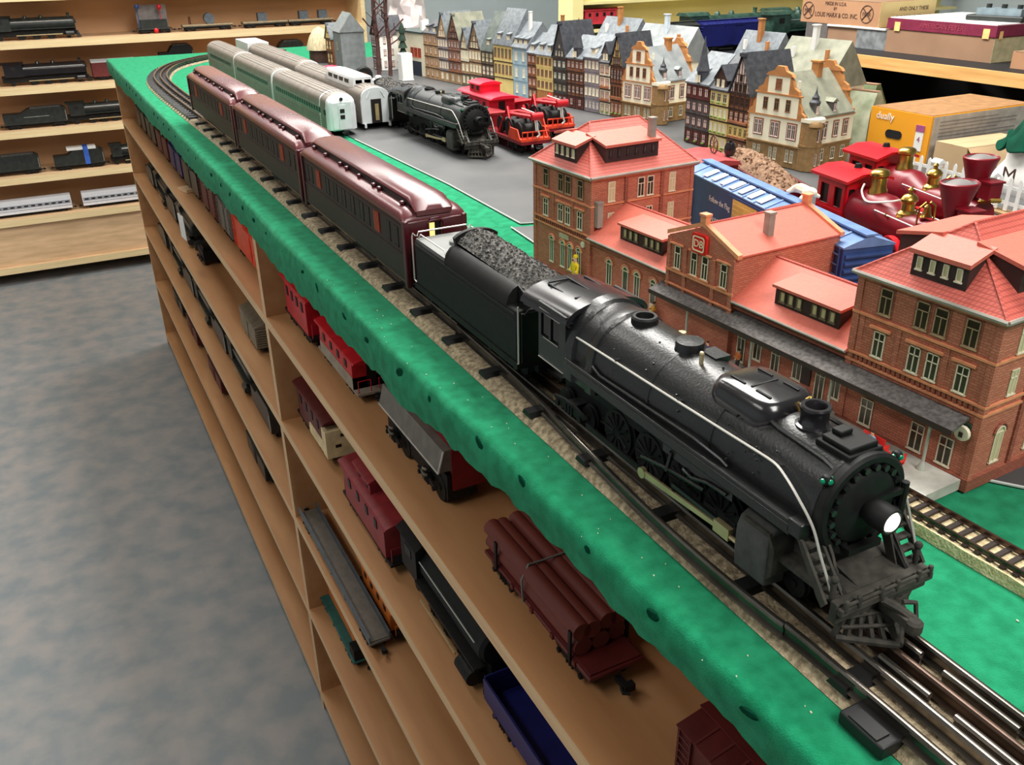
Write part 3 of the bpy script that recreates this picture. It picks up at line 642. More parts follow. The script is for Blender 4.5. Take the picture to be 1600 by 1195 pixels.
    part('underframe', MB().box(-.014, .07, .006, .014, L - .07, .016).box(-.026, .13, .004, -.014, .20, .014).box(.012, .15, .004, .027, .22, .014), M_locod, c)
    truck(c, .058, .05, .0085, .0165, axles=3); truck(c, L - .058, .05, .0085, .0165, axles=3)
    coupler(c, .002, -1); coupler(c, L - .002, 1)
    return c
GP = 'maroon heavyweight coaches'
c1 = coach('maroon clerestory coach coupled right behind the black tender', .853, 1.03, GP)
c2 = dup(c1, (.09, 1.268, RT), 0, 'maroon clerestory coach, middle one of the three', GP, (1, 1.13, 1))
c3 = dup(c1, (.09, 1.722, RT), 0, 'maroon clerestory coach, last of the three near the curve', GP, (1, 1.22, 1))
# ================================================================ more rolling stock kinds
def pm(name, rgb, rough=.45, **k): return mat(name, rgb, rough, var=k.pop('var', .15), **k)
M_silver = mat('silver_side', (128, 120, 112), .5, 0, spec=.3, var=.1, scale=40)
M_silverw = mat('silver_white', (226, 230, 232), .35, .25, var=.05)
M_red = pm('signal_red', (196, 24, 36), .4); M_redo = pm('orange_red', (224, 66, 34), .45); M_redd = pm('dark_red', (130, 22, 32), .38)
M_blue = pm('boxcar_blue', (44, 70, 124), .45); M_bluel = pm('roof_blue', (104, 134, 184), .4); M_white = pm('white_paint', (238, 238, 234), .5, var=.03)
M_yel = pm('yellow_door', (236, 204, 112), .5); M_rust = pm('rust_maroon', (92, 30, 28), .5); M_grey = pm('grey_paint', (110, 104, 96), .5)
M_navy = pm('navy', (20, 26, 92), .45); M_orange = pm('orange_paint', (206, 110, 40), .5); M_teal = pm('teal_paint', (40, 96, 90), .5); M_creamp = pm('cream_paint', (226, 206, 160), .5)
M_gun = pm('gunmetal', (38, 42, 40), .4, var=.3); M_brown = pm('brown_plastic', (96, 58, 38), .5)
def streamliner(label, loc, L, gp, kind='coach', name='streamlined_coach'):
    c = root(name, label, 'coach', loc, 0, gp); hw = .0335
    def sec(y, s=1, dz=0):
        P = [(-hw, .012), (-hw, .058), (-hw + .0015, .066)] + [(-hw * math.cos(math.radians(a)) * .97, .066 + .020 * math.sin(math.radians(a))) for a in range(15, 166, 15)] + [(hw - .0015, .066), (hw, .058), (hw, .012)]
        return [(x * s, y, .012 + (z - .012) * (1 - dz)) for x, z in P]
    b = MB()
    if kind == 'round': b.rings([sec(.0, .80, .10), sec(.003, .90, .06), sec(.010, .97, .02), sec(.022), sec(L)])
    else: b.rings([sec(.0), sec(L)])
    part('body', b, M_silver if kind != 'white' else M_silverw, c, ang=40)
    fl = MB()
    for s in (-1, 1):
        for z in (.018, .0225, .027, .0315, .036): fl.box(s * (hw + .0002) - .0007, .02, z, s * (hw + .0002) + .0007, L - .006, z + .0018)
    for x in (-.020, -.012, -.004, .004, .012, .020): fl.cbox((x, L / 2, .066 + .020 * math.sqrt(max(0, 1 - (x / .0325) ** 2)) + .0002), (.0012, L - .05, .0008))
    part('fluting', fl, M_silver, c)
    if 'sw' not in WH: WH['sw'] = MB().box(-.0006, -.0062, 0, .0006, .0062, .0095).mesh('window', M_windk)
    n = int((L - .06) / .019)
    for s in (-1, 1):
        part('window_band', MB().box(s * (hw + .0001) - .0004, .03, .0425, s * (hw + .0001) + .0004, L - .02, .0565), pm('band_grey', (120, 122, 118), .4), c)
        for i in range(n): part('window', WH['sw'], None, c, (s * (hw + .0003), .042 + i * .019, .0448))
    if kind == 'round':
        part('tail_end', bev(part('tail_end', MB().box(-.0235, -.004, .010, .0235, .004, .070), M_silverw, c), .004, 3) and MB().box(-.0075, -.0052, .013, .0075, -.004, .062), M_silverw, c)
        for z in (.046, .034): part('window', MB().box(-.0048, -.0060, z, .0048, -.0051, z + .008), M_windk, c)
        part('marker_plate', MB().cyl((0, -.002, .0735), (0, -.0055, .0735), .0035, n=10), M_windk, c)
        part('tail_roof', MB().rings([sec(-.003, .72, .14), sec(.004, .94, .03), sec(.045, 1.012, -.004)], cap=True), M_silverw, c, ang=50)
        for s in (-1, 1): part('window', MB().cbox((s * .0325, .012, .048), (.002, .010, .010)), M_windk, c)
    else:
        en = MB(); en.rings([[(x, -.0035, z) for x, _, z in sec(0, .985, .01)], [(x, .001, z) for x, _, z in sec(0)]])
        part('end_wall', en, M_silverw, c, ang=40)
        part('doorway', bev(part('door_frame', MB().box(-.0115, -.0058, .012, .0115, -.0034, .062), M_windk, c), .001) and MB().box(-.0035, -.0066, .018, .0045, -.0057, .052), pm('door_glow', (150, 132, 90), .5), c)
        for s in (-1, 1): part('diaphragm', MB().box(s * .0275 - .0022, -.008, .004, s * .0275 + .0022, -.0034, .012).tube([(s * .020, -.004, .064), (s * .012, -.004, .078)], .0008, 5), M_silverw, c)
    if kind == 'dome':
        dm = MB(); dm.rings([[(x * k, y, z0) for x, y in [(-.024, .07), (.024, .07), (.027, .09), (.027, .26), (.020, .285), (-.020, .285), (-.027, .26), (-.027, .09)]] for k, z0 in ((1, .076), (.97, .090), (.80, .098))])
        d = part('dome', dm, M_silverw, c, ang=40)
        for s in (-1, 1):
            for yy in (.105, .145, .185, .225): part('dome_window', MB().cbox((s * .0264, yy, .089), (.002, .026, .008)), M_windk, d)
        for x in (-.010, .010): part('dome_window', MB().cbox((x, .0715, .0885), (.015, .003, .008)), M_windk, d)
    part('underframe', MB().box(-.014, .08, .004, .014, L - .08, .013).box(-.024, L * .35, .003, .024, L * .62, .013), M_locod, c)
    truck(c, .055, .036, .0085, .0165); truck(c, L - .055, .036, .0085, .0165); coupler(c, L, 1, .008)
    if kind == 'round': coupler(c, 0, -1, .008)
    return c
SG = 'silver streamlined coaches parked on the road sheet'
GZ = T + .003
streamliner('silver streamlined observation coach with white rounded end, nearest the maroon train', (.298, 1.845, GZ), .44, SG, 'round')
streamliner('silver coach with boarded doors between the observation coach and the last silver one', (.298, 2.305, GZ), .43, SG)
streamliner('silver coach at the far end of the row beside the maroon train', (.300, 2.755, GZ), .40, SG)
streamliner('silver coach with a white raised dome and dark open end door beside the observation coach', (.386, 1.885, GZ), .53, SG, 'dome')
streamliner('silver coach behind the dome coach in the second silver row', (.398, 2.44, GZ), .56, SG)
ft = root('toy_locomotive', 'red nosed silver diesel engine at the far end of the second silver row', 'locomotive', (.402, 3.02, GZ))
part('body', bev(part('nose', MB().box(-.030, .17, .01, .030, .22, .078), M_red, ft), .012, 4) and MB().box(-.033, 0, .012, .033, .18, .084), M_silverw, ft); truck(ft, .05); truck(ft, .16)
# ---- second black engine with its tender on the sheet
e2 = dup(eng, (.455, 1.530, GZ), math.radians(1.5), 'dull black steam engine on the sheet beside the silver coaches')
e2.scale = (1, 1.0, .92)
for o in e2.children_recursive:
    if o.name.startswith('lens'):
        o.data = o.data.copy(); o.data.materials[0] = M_glassdk
        if 'label' in o: del o['label']
    if o.data and o.name.startswith(('boiler', 'sand_dome', 'firebox')): o.data = o.data.copy(); o.data.materials[0] = pm('charcoal_enamel', (34, 37, 39), .4, var=.25)
t2 = dup(ten, (.447, 1.86, GZ), math.radians(1.5), 'black coal tender behind the dull black engine on the sheet'); t2.scale = (1, .85, .92)
# ---- cabooses
def caboose(name, label, loc, rz, m, cup=True, L=.165, gp=None, lower=None, sc=None, cupmat=None):
    c = root(name, label, 'caboose', loc, rz, gp, sc); hw = .027
    b = MB(); b.box(-hw, .018, .016, hw, L - .018, .060); part('body', b, m, c)
    if lower: part('lower_side', MB().box(-hw - .0006, .018, .0155, hw + .0006, L - .018, .034), lower, c)
    def arc(y, r, z): return [(-r * math.cos(PI * k / 10), y, z + .006 * math.sin(PI * k / 10)) for k in range(11)]
    part('roof', MB().rings([arc(.002, .030, .060), arc(L - .002, .030, .060)]), m, c, ang=25)
    part('platform', MB().box(-hw, 0, .013, hw, L, .0165), M_locod if lower is None else lower, c)
    if cup:
        q = part('cupola', MB().box(-.021, L * .42, .062, .021, L * .72, .081), m, c)
        part('cupola_roof', MB().rings([[(x * .8, y, z + .0185) for x, y, z in arc(L * .42 - .004, .030, .0605)], [(x * .8, y, z + .0185) for x, y, z in arc(L * .72 + .004, .030, .0605)]]), m, q, ang=25)
        for s in (-1, 1):
            for yy in (.49, .64): part('cupola_window', MB().cbox((s * .0212, L * yy, .073), (.001, .009, .008)), M_windk, q)
    for s in (-1, 1):
        for yy in (.24, .42, .60, .78): part('window', MB().cbox((s * (hw + .0004), L * yy, .047), (.0012, .010, .011)), M_windk, c)
        for yy in (.004, L - .004):
            part('end_railing', MB().tube([(s * .024, yy, .016), (s * .024, yy, .034), (s * .006, yy, .034), (s * .006, yy, .016)], .0009, 5), m, c)
    for yy in (.0176, L - .0176): part('end_door', MB().cbox((0, yy, .037), (.013, .0012, .034)), M_windk, c)
    part('frame', MB().box(-.012, .01, .006, .012, L - .01, .014), M_locod, c)
    truck(c, .042, .03, .0085, .0165); truck(c, L - .042, .03, .0085, .0165); coupler(c, 0, -1); coupler(c, L, 1)
    return c
M_hotred = pm('hot_red', (214, 22, 52), .45)
caboose('red_caboose', 'bright red caboose with a rooftop cupola beyond the black engine', (.605, 1.70, GZ), 0, M_hotred, sc=(1.12, 1.05, 1.1))
# ---- wreck cranes
def crane(label, loc, rz, gp, sc=None):
    c = root('crane_car', label, 'crane car', loc, rz, gp, sc); L = .26
    part('deck', MB().box(-.028, 0, .017, .028, L, .0225), M_redd, c); part('deck_edge', MB().box(-.029, -.001, .0225, .029, .018, .0265), M_redo, c)
    for s in (-1, 1):
        part('side_plate', MB().prism([(.004, .0225), (.06, .0225), (.05, .041), (.018, .041)], 'x', s * .0275 - .001, s * .0275 + .001), M_redo, c)
        part('boom_rail', MB().tube([(s * .017, .20, .040), (s * .0145, .10, .057), (s * .009, -.004, .0635)], .0038, 6), M_red, c)
        part('frame_leg', MB().tube([(s * .022, .115, .022), (s * .016, .085, .068), (s * .022, .05, .022)], .0026, 6), M_red, c)
    for i in range(7):
        f = i / 7; z = .0635 - .0235 * f; y = -.002 + .2 * f; q = .009 + .008 * f
        part('boom_lattice', MB().tube([(-q, y, z), (q, y + .018, z - .002)], .0014, 5), M_red, c)
    part('boom_tip', MB().cyl((-.011, -.004, .0635), (.011, -.004, .0635), .0062, n=12), M_red, c)
    for yy, r in ((.030, .0115), (.072, .013), (.11, .012)): part('winch_drum', MB().cyl((-.019, yy, .036), (.019, yy, .036), r, n=16).cyl((-.021, yy, .036), (-.019, yy, .036), r * 1.25, n=16).cyl((.021, yy, .036), (.019, yy, .036), r * 1.25, n=16), M_locod, c)
    part('cab', MB().box(-.025, .17, .0225, .025, .245, .044), M_redd, c); part('cab_roof', MB().prism([(-.027, .044), (0, .049), (.027, .044)], 'y', .168, .25), M_redd, c)
    part('hook', MB().tube([(.0, -.004, .058), (.0, -.008, .042), (.003, -.010, .034), (-.002, -.010, .030)], .0018, 6), M_chrome, c)
    part('hoist_wire', MB().tube([(-.004, .05, .07), (-.003, .0, .069), (-.003, -.008, .040)], .0011, 5), M_chrome, c)
    part('end_railing', MB().tube([(-.026, .0, .024), (-.026, .0, .038), (.026, .0, .038), (.026, .0, .024)], .0012, 5), M_redo, c)
    for x in (-.016, -.006, .006, .016): part('end_post', MB().cyl((x, .0, .022), (x, .0, .038), .0011, n=6), M_redo, c)
    truck(c, .045, .034, .0095, .0175); truck(c, L - .045, .034, .0095, .0175); coupler(c, 0, -1, .013); coupler(c, L, 1, .013)
    return c
CG = 'red wreck cranes between the black engine and the houses'
crane('red wreck crane car with orange end right beside the black engine on the sheet', (.552, 1.475, GZ), math.radians(-2), CG, (1.05, 1, 1.1))
crane('red wreck crane car nearer the dark timbered houses', (.655, 1.56, GZ), math.radians(-3), CG, (1.1, 1, 1.15))
# ---- blue boxcar with white animal on its roof
def boxcar(name, label, loc, rz, m, roofm, doorm, L=.29, gp=None, sc=None, ladder=True):
    c = root(name, label, 'boxcar', loc, rz, gp, sc); hw = .027
    part('body', MB().box(-hw, 0, .015, hw, L, .073), m, c)
    part('roof', MB().prism([(-hw - .001, .073), (-hw - .001, .0745), (0, .083), (hw + .001, .0745), (hw + .001, .073)], 'y', -.001, L + .001), roofm, c)
    part('roof_walk', MB().box(-.0065, -.002, .083, .0065, L + .002, .0848), roofm, c)
    if 'rib' not in WH: WH['rib'] = MB().prism([(-.0275, .0749), (-.0275, .0757), (-.0066, .0822), (-.0066, .0810)], 'y', -.001, .001).prism([(.0275, .0749), (.0275, .0757), (.0066, .0822), (.0066, .0810)], 'y', -.001, .001).mesh('roof_rib', roofm)
    for i in range(13): o = part('roof_rib', WH['rib'].copy(), None, c, (0, .02 + i * (L - .04) / 12, 0)); o.data.materials[0] = roofm
    for s in (-1, 1):
        part('sliding_door', MB().box(s * (hw + .0008) - .0008, L * .47, .018, s * (hw + .0008) + .0008, L * .63, .069), doorm, c)
        for z in range(9): part('door_corrugation', MB().box(s * (hw + .0016) - .0004, L * .475, .0205 + z * .0052, s * (hw + .0016) + .0004, L * .625, .0228 + z * .0052), doorm, c)
        part('door_track', MB().box(s * (hw + .001) - .001, L * .30, .0695, s * (hw + .001) + .001, L * .66, .0715), m, c)
        if ladder:
            for yy in (.004, L - .017):
                ld = MB()
                for q in (0, .013): ld.box(s * (hw + .0016) - .0007, yy + q - .0007, .016, s * (hw + .0016) + .0007, yy + q + .0007, .073)
                l = part('ladder', ld, m, c)
                for k in range(6): part('rung', MB().cyl((s * (hw + .0016), yy, .021 + k * .0092), (s * (hw + .0016), yy + .013, .021 + k * .0092), .0008, n=5), M_bluel if m is M_blue else m, l)
    for yy, s in ((0, -1), (L, 1)):
        for z in range(8): part('end_rib', MB().cyl((-hw + .002, yy + s * .0004, .0195 + z * .0066), (hw - .002, yy + s * .0004, .0195 + z * .0066), .0024, n=8), m, c)
    part('frame', MB().box(-.012, .0, .006, .012, L, .0155), M_locod, c)
    truck(c, .045, .032, .0085, .0165); truck(c, L - .045, .032, .0085, .0165); coupler(c, 0, -1); coupler(c, L, 1)
    return c
bx = boxcar('blue_boxcar', 'blue boxcar with yellow door and white roof markings behind the station', (.408, .562, GZ + .017), math.radians(-12), M_blue, M_bluel, M_yel, .335, None, (1, 1, 1.08))
text('lettering', 'Follow the Flag', .0085, M_white, bx, (-.0272, .245, .056), (PI / 2, 0, -PI / 2)); text('lettering', 'WABASH', .0095, M_white, bx, (-.0272, .245, .034), (PI / 2, 0, -PI / 2))
for k in range(7):
    y = .155 + k * .0215; part('roof_stripe', MB().prism([(-.0255, .0765), (-.0255, .0772), (-.0085, .0822), (-.0085, .0815)], 'y', y, y + .0105), M_white, bx, label='white roof marking')
for y in (.268, .295): part('roof_stripe', MB().prism([(.0085, .0815), (.0085, .0822), (.0245, .0772), (.0245, .0765)], 'y', y, y + .012), M_white, bx, label='white roof marking')
# white toy animal lying over the roof walk
an = root('toy_animal', 'small white toy animal figure lying on the blue boxcar roof', 'toy', (.449, .694, GZ + .0862 * 1.08 + .017), math.radians(-15))
def skin(name, verts, edges, radii, m, parent, loc=(0, 0, 0), rot=(0, 0, 0), rt=0, sub=1, sc=1):
    me = bpy.data.meshes.new(name); me.from_pydata([tuple(Vector(v) * sc) for v in verts], edges, []); o = bpy.data.objects.new(name, me); COL.objects.link(o)
    o.modifiers.new('skin', 'SKIN'); s = o.modifiers.new('sub', 'SUBSURF'); s.levels = s.render_levels = sub
    sv = me.skin_vertices[0].data
    for i, r in enumerate(radii): sv[i].radius = (r * sc, r * sc); sv[i].use_root = (i == rt)
    me.materials.append(m); o.parent = parent; o.location = loc; o.rotation_euler = rot
    for p in me.polygons: p.use_smooth = True
    return o
skin('animal_body', [(0, 0, .006), (0, .012, .0065), (0, -.013, .0065), (0, -.020, .008), (0, -.026, .0075), (-.006, -.013, .003), (-.013, -.017, .0008), (.007, -.013, .003), (.012, -.015, .001), (-.006, .013, .003), (-.012, .014, .0008), (.007, .013, .003), (.012, .020, .001), (0, .019, .005)],
     [(0, 1), (0, 2), (2, 3), (3, 4), (2, 5), (5, 6), (2, 7), (7, 8), (1, 9), (9, 10), (1, 11), (11, 12), (1, 13)], [.006, .0055, .005, .0045, .0028, .0025, .0018, .0025, .0018, .003, .002, .003, .002, .002], pm('ivory', (240, 232, 205), .5, var=.04), an)
# ---- maroon work car, gravel gondola
wc = root('work_caboose', 'dull red work car with a small cab between the blue boxcar and gravel car', 'work car', (.556, .85, GZ), math.radians(-14)); 
part('deck', MB().box(-.025, 0, .018, .025, .26, .024), M_redd, wc); part('low_roof', MB().prism([(-.021, .024), (-.021, .044), (0, .054), (.021, .044), (.021, .024)], 'y', .004, .135), pm('pinkish_red', (160, 66, 66), .45), wc)
cb_ = part('cab', MB().box(-.025, .15, .024, .025, .23, .070), M_redd, wc); part('cab_roof', MB().prism([(-.027, .068), (-.022, .0735), (0, .076), (.022, .0735), (.027, .068)], 'y', .142, .238), pm('pinkish_red', (160, 66, 66), .45), wc)
part('window', MB().cbox((-.0252, .172, .053), (.001, .016, .014)), M_windk, cb_); part('window', MB().cbox((-.0252, .21, .053), (.001, .012, .014)), M_windk, cb_); part('window', MB().cbox((.006, .1495, .053), (.012, .001, .014)), M_windk, cb_)
truck(wc, .045); truck(wc, .215)
wg = root('cartwheel_toy', 'brown spoked wagon wheel leaning on the work car roof', 'wheel', (.607, 1.035, GZ + .088), math.radians(-14))
wm = MB(); wm.lathe([(.0115, -.0008), (.013, -.0008), (.013, .0008), (.0115, .0008), (.0115, -.0008)], (0, 0, 0), 20, 0, 'x', cap=False); part('rim', wm, M_brown, wg)
for k in range(8): part('spoke', MB().cyl((0, 0, 0), (0, .0118 * math.cos(k * PI / 4), .0118 * math.sin(k * PI / 4)), .0007, n=5), pm('spoke_brown', (150, 96, 60), .5), wg)
bk = root('barrel', 'small black barrel on the work car roof beside the wagon wheel', 'barrel', (.618, 1.012, GZ + .075))
part('cask', MB().lathe([(.006, 0), (.0085, .006), (.0085, .012), (.006, .019), (.001, .0195)], (0, 0, 0), 14), M_locog, bk); part('lid_knob', MB().cyl((0, 0, .0195), (0, 0, .0225), .002, n=8), M_locod, bk)
gn = root('gondola_car', 'dark red gondola heaped with brown gravel in front of the cream corner house', 'gondola', (.610, .872, GZ), math.radians(-20)); GL = .245
part('body', MB().prism([(-.027, .016), (.027, .016), (.027, .056), (.025, .056), (.025, .02), (-.025, .02), (-.025, .056), (-.027, .056)], 'y', 0, GL), M_rust, gn)
for yy in (0, GL - .002): part('end_wall', MB().box(-.027, yy, .016, .027, yy + .002, .056), M_redd, gn)
for i in range(8):
    for s in (-1, 1): part('side_rib', MB().cbox((s * .0276, .015 + i * .031, .036), (.0014, .003, .038)), M_rust, gn)
part('rim', MB().box(-.029, -.001, .0555, -.0245, GL + .001, .058).box(.0245, -.001, .0555, .029, GL + .001, .058), M_rust, gn)
gv = MB(); rnd = random.Random(8); nx, ny = 14, 48; vs = []; fs = []
for j in range(ny + 1):
    for i in range(nx + 1):
        x = -.0245 + .049 * i / nx; y = .002 + (GL - .004) * j / ny; u = 1 - (x / .0245) ** 2; v = 1 - abs(2 * j / ny - 1) ** 3
        vs.append((x, y, .054 + .022 * u * max(0, v) + rnd.uniform(-.0022, .0022)))
for j in range(ny):
    for i in range(nx): a = j * (nx + 1) + i; fs.append((a, a + 1, a + nx + 2, a + nx + 1))
gv.add(vs, fs)
for k in range(260):
    x = rnd.uniform(-.022, .022); j = rnd.uniform(.04, .96); u = 1 - (x / .0245) ** 2; v = 1 - abs(2 * j - 1) ** 3; s = rnd.uniform(.0015, .004)
    gv.cbox((x, .002 + (GL - .004) * j, .0535 + .022 * u * v), (s, s * 1.3, s), 0, Matrix.Rotation(rnd.uniform(0, 6), 3, Vector((rnd.random(), rnd.random(), rnd.random() + .1)).normalized()))
part('gravel_load', gv, mat('gravel', (120, 90, 68), .9, rgb2=(150, 118, 92), scale=160, bump=.8), gn, kind='stuff', ang=20)
truck(gn, .045); truck(gn, GL - .045); coupler(gn, 0, -1)
# ---- red old-time engines with balloon stacks
M_gred = pm('glossy_red', (206, 18, 34), .32, scale=30); M_gmar = pm('glossy_maroon', (132, 18, 34), .36, scale=30)
def general(label, loc, rz, gp, wire=False):
    g = root('old_time_locomotive', label, 'locomotive', loc, rz, gp, (1, .80, 1.03))
    # cab
    cb = MB(); hw = .027
    for s in (-1, 1):
        x0, x1 = sorted((s * hw, s * (hw - .002)))
        cb.box(x0, 0, .036, x1, .068, .054); cb.box(x0, 0, .078, x1, .068, .088)
        for y0, y1 in ((0, .008), (.026, .040), (.060, .068)): cb.box(x0, y0, .054, x1, y1, .078)
        cb.box(s * (hw + .0006) - .0006, .004, .048, s * (hw + .0006) + .0006, .064, .051)
    cb.box(-hw, 0, .036, hw, .002, .060)
    for a, b in ((-hw, -.022), (-.013, -.005), (.005, .013), (.022, hw)): cb.box(a, 0, .060, b, .002, .078)
    cb.prism([(-hw, .078), (hw, .078), (hw, .088), (0, .094), (-hw, .088)], 'y', 0, .002)
    c = part('cab', cb, M_gred, g)
    part('cab_glass', MB().box(-hw + .003, .003, .054, hw - .003, .064, .078), M_windk, c)
    part('cab_roof', bev(part('roof_vent', MB().cyl((.006, .03, .096), (.006, .03, .102), .006, .004, n=10), M_locod, g), .0003) and MB().prism([(-.034, .0865), (-.034, .090), (-.012, .097), (.012, .097), (.034, .090), (.034, .0865), (.012, .0935), (-.012, .0935)], 'y', -.012, .078), M_gred, g)
    # boiler with wagon-top taper
    n = 28; zc = .054
    rg = lambda y, r, z=zc: [(r * math.cos(2 * PI * k / n), y, z + r * math.sin(2 * PI * k / n)) for k in range(n)]
    part('boiler', MB().rings([rg(-.20, .0175, .05), rg(-.145, .0175, .05), rg(-.144, .018, .05), rg(-.085, .0185, .05), rg(-.060, .0245), rg(-.056, .026), rg(0, .026)]), M_gmar, g)
    part('smokebox', MB().rings([rg(-.207, .012, .05), rg(-.206, .0195, .05), rg(-.172, .0195, .05), rg(-.171, .0175, .05)]), M_gmar, g)
    part('steam_dome', MB().lathe([(.0125, -.004), (.0118, .004), (.0098, .007), (.0098, .018), (.0125, .0205), (.0125, .0235), (.0105, .026), (.006, .0275), (.0005, .028)], (0, -.030, .078), 20), M_brass, g)
    part('sand_dome', MB().lathe([(.013, -.004), (.012, .002), (.0085, .005), (.008, .013), (.0105, .0155), (.0105, .018), (.0075, .022), (.003, .0235), (.0026, .0265), (.0036, .028), (.0005, .031)], (0, -.098, .066), 20), M_brass, g)
    bb = part('bell', MB().lathe([(.0075, 0), (.006, .002), (.0045, .007), (.004, .011), (.0012, .0135)], (0, -.135, .071), 14), M_brass, g)
    for s in (-1, 1):
        part('bell_frame', MB().tube([(s * .012, -.135, .064), (s * .0105, -.135, .082), (s * .003, -.135, .087)], .0014, 6), M_brass, bb)
        part('handrail', MB().tube([(s * .022, -.062, .066), (s * .0215, -.2, .062)], .0008, 5), M_chrome, g)
        part('rail_bracket', MB().tube([(s * .013, -.082, .060), (s * .0215, -.085, .0645), (s * .022, -.088, .0665)], .0016, 5), M_brass, g)
        part('rail_bracket', MB().tube([(s * .013, -.16, .060), (s * .0215, -.158, .0635), (s * .022, -.155, .066)], .0016, 5), M_brass, g)
        part('running_board', MB().box(*sorted((s * .029, s * .012))[:1], -.19, .034, sorted((s * .029, s * .012))[1], .07, .0375), M_gmar, g)
        part('cylinder', MB().cyl((s * .0255, -.195, .017), (s * .0255, -.165, .017), .0095, n=16), M_gred, g)
        part('fender', MB().rings([[(s * .029 - .004 + d, -.115 + .026 * math.cos(PI * k / 10), .022 + .026 * math.sin(PI * k / 10)) for d in (0, .008)] + [(s * .029 + .004 - d, -.115 + .024 * math.cos(PI * k / 10), .022 + .024 * math.sin(PI * k / 10)) for d in (0, .008)] for k in range(11)]), M_gred, g)
    sk = MB(); sk.lathe([(.0075, -.004), (.0075, .008), (.0085, .010), (.0215, .047), (.0222, .0485), (.0222, .051), (.0205, .052), (.0190, .0505), (.018, .047), (.0155, .0495), (.009, .053), (.0005, .054)], (0, -.183, .066), 28)
    k = part('balloon_stack', sk, [M_gmar, pm('ash_grey', (120, 116, 114), .6)], g)
    for p in k.data.polygons:
        if p.center.z > .1125 and math.hypot(p.center.x, p.center.y + .183) < .0185: p.material_index = 1
    hd = MB(); hd.box(-.009, -.222, .0735, .009, -.200, .0925); hd.box(-.011, -.224, .0925, .011, -.198, .0945); part('headlight', hd, M_gmar, g)
    part('headlight_bracket', MB().tube([(-.010, -.208, .070), (-.004, -.222, .0735), (.006, -.226, .0735), (.012, -.216, .072)], .003, 6), M_brass, g)
    part('pilot_deck', MB().box(-.027, -.228, .022, .027, -.15, .027), M_gred, g)
    cw = MB()
    for q in range(9):
        t = -1 + q / 4; cw.cyl((t * .024, -.228, .024), (t * .020, -.262 + abs(t) * .022, .003), .0015, n=5)
    part('cowcatcher', cw, M_gred, g)
    part('frame', MB().box(-.012, -.22, .010, .012, .06, .034), M_locod, g)
    for o in (MB().box(-.02, .066, .02, .02, .1, .026),): part('drawbar', o, M_locod, g)
    wheels(g, .0175, (-.045, -.115), .021, 12, 'driver_wheel', M_gred); wheels(g, .0165, (-.205, -.165), .0095)
    if wire: part('white_wire', MB().tube(smooth_path3([(-.014, -.020, .088), (-.019, -.024, .080), (-.021, -.042, .072), (-.012, -.070, .076), (.002, -.085, .080), (.008, -.088, .079)]), .0013, 6), M_white, g, label='loop of white wire'); 
    return g
general('red old-time engine with balloon stack and white wire around its brass dome', (.622, .765, GZ), math.radians(-9), 'red balloon-stack engines', True)
general('red old-time engine with balloon stack behind the wired one, beside the white fence', (.748, .835, GZ), math.radians(-9), 'red balloon-stack engines')
tk_ = root('tank_car', 'small white toy tank car behind the tender of the dull black engine', 'tank car', (.500, 2.14, GZ)); part('tank', MB().lathe([(.001, 0), (.014, .003), (.017, .010), (.017, .075), (.014, .082), (.001, .085)], (0, 0, .042), 16, 0, 'y'), M_white, tk_)
part('tank_dome', MB().lathe([(.008, .056), (.008, .066), (.005, .069), (.001, .0695)], (0, .042, 0), 12), M_white, tk_); part('frame', MB().box(-.018, 0, .018, .018, .085, .026), M_locod, tk_); truck(tk_, .022, .026); truck(tk_, .064, .026)
# ================================================================ brick station (local x into the building, local y away from the camera)
M_bk = brickmat('station_brick', (184, 106, 82), (202, 126, 98), (152, 92, 74), .0056, .0021)
M_bktrim = pm('terracotta_trim', (226, 148, 106), .6, scale=80); M_bkdk = brickmat('station_brick_dark', (150, 82, 64), (166, 96, 74), (122, 68, 54), .0056, .0021)
M_rooft = brickmat('roof_tile', (206, 98, 84), (214, 108, 94), (180, 80, 70), .0034, .0026, .55, msize=.016)
M_roofp = pm('roof_plain', (208, 108, 90), .55, scale=300, var=.06); M_gut = pm('grey_gutter', (158, 152, 142), .5)
M_wf = pm('window_white', (232, 222, 196), .5, var=.04); M_pane = mat('window_pane', (66, 58, 44), .18, var=.3, scale=90); M_panel = mat('pale_pane', (206, 194, 150), .3, var=.1, scale=90)
M_dark = pm('dark_timber', (52, 34, 32), .6, var=.25); M_canopy = mat('canopy_felt', (72, 68, 66), .9, rgb2=(104, 100, 98), scale=300, bump=.4); M_plat = mat('platform_grey', (168, 166, 156), .7, rgb2=(196, 194, 184), scale=60)
stn = root('train_station', 'large red brick station with hipped red roofs and grey platform canopy', 'station', (.275, .331, T + .002), math.radians(3))
WM = {}
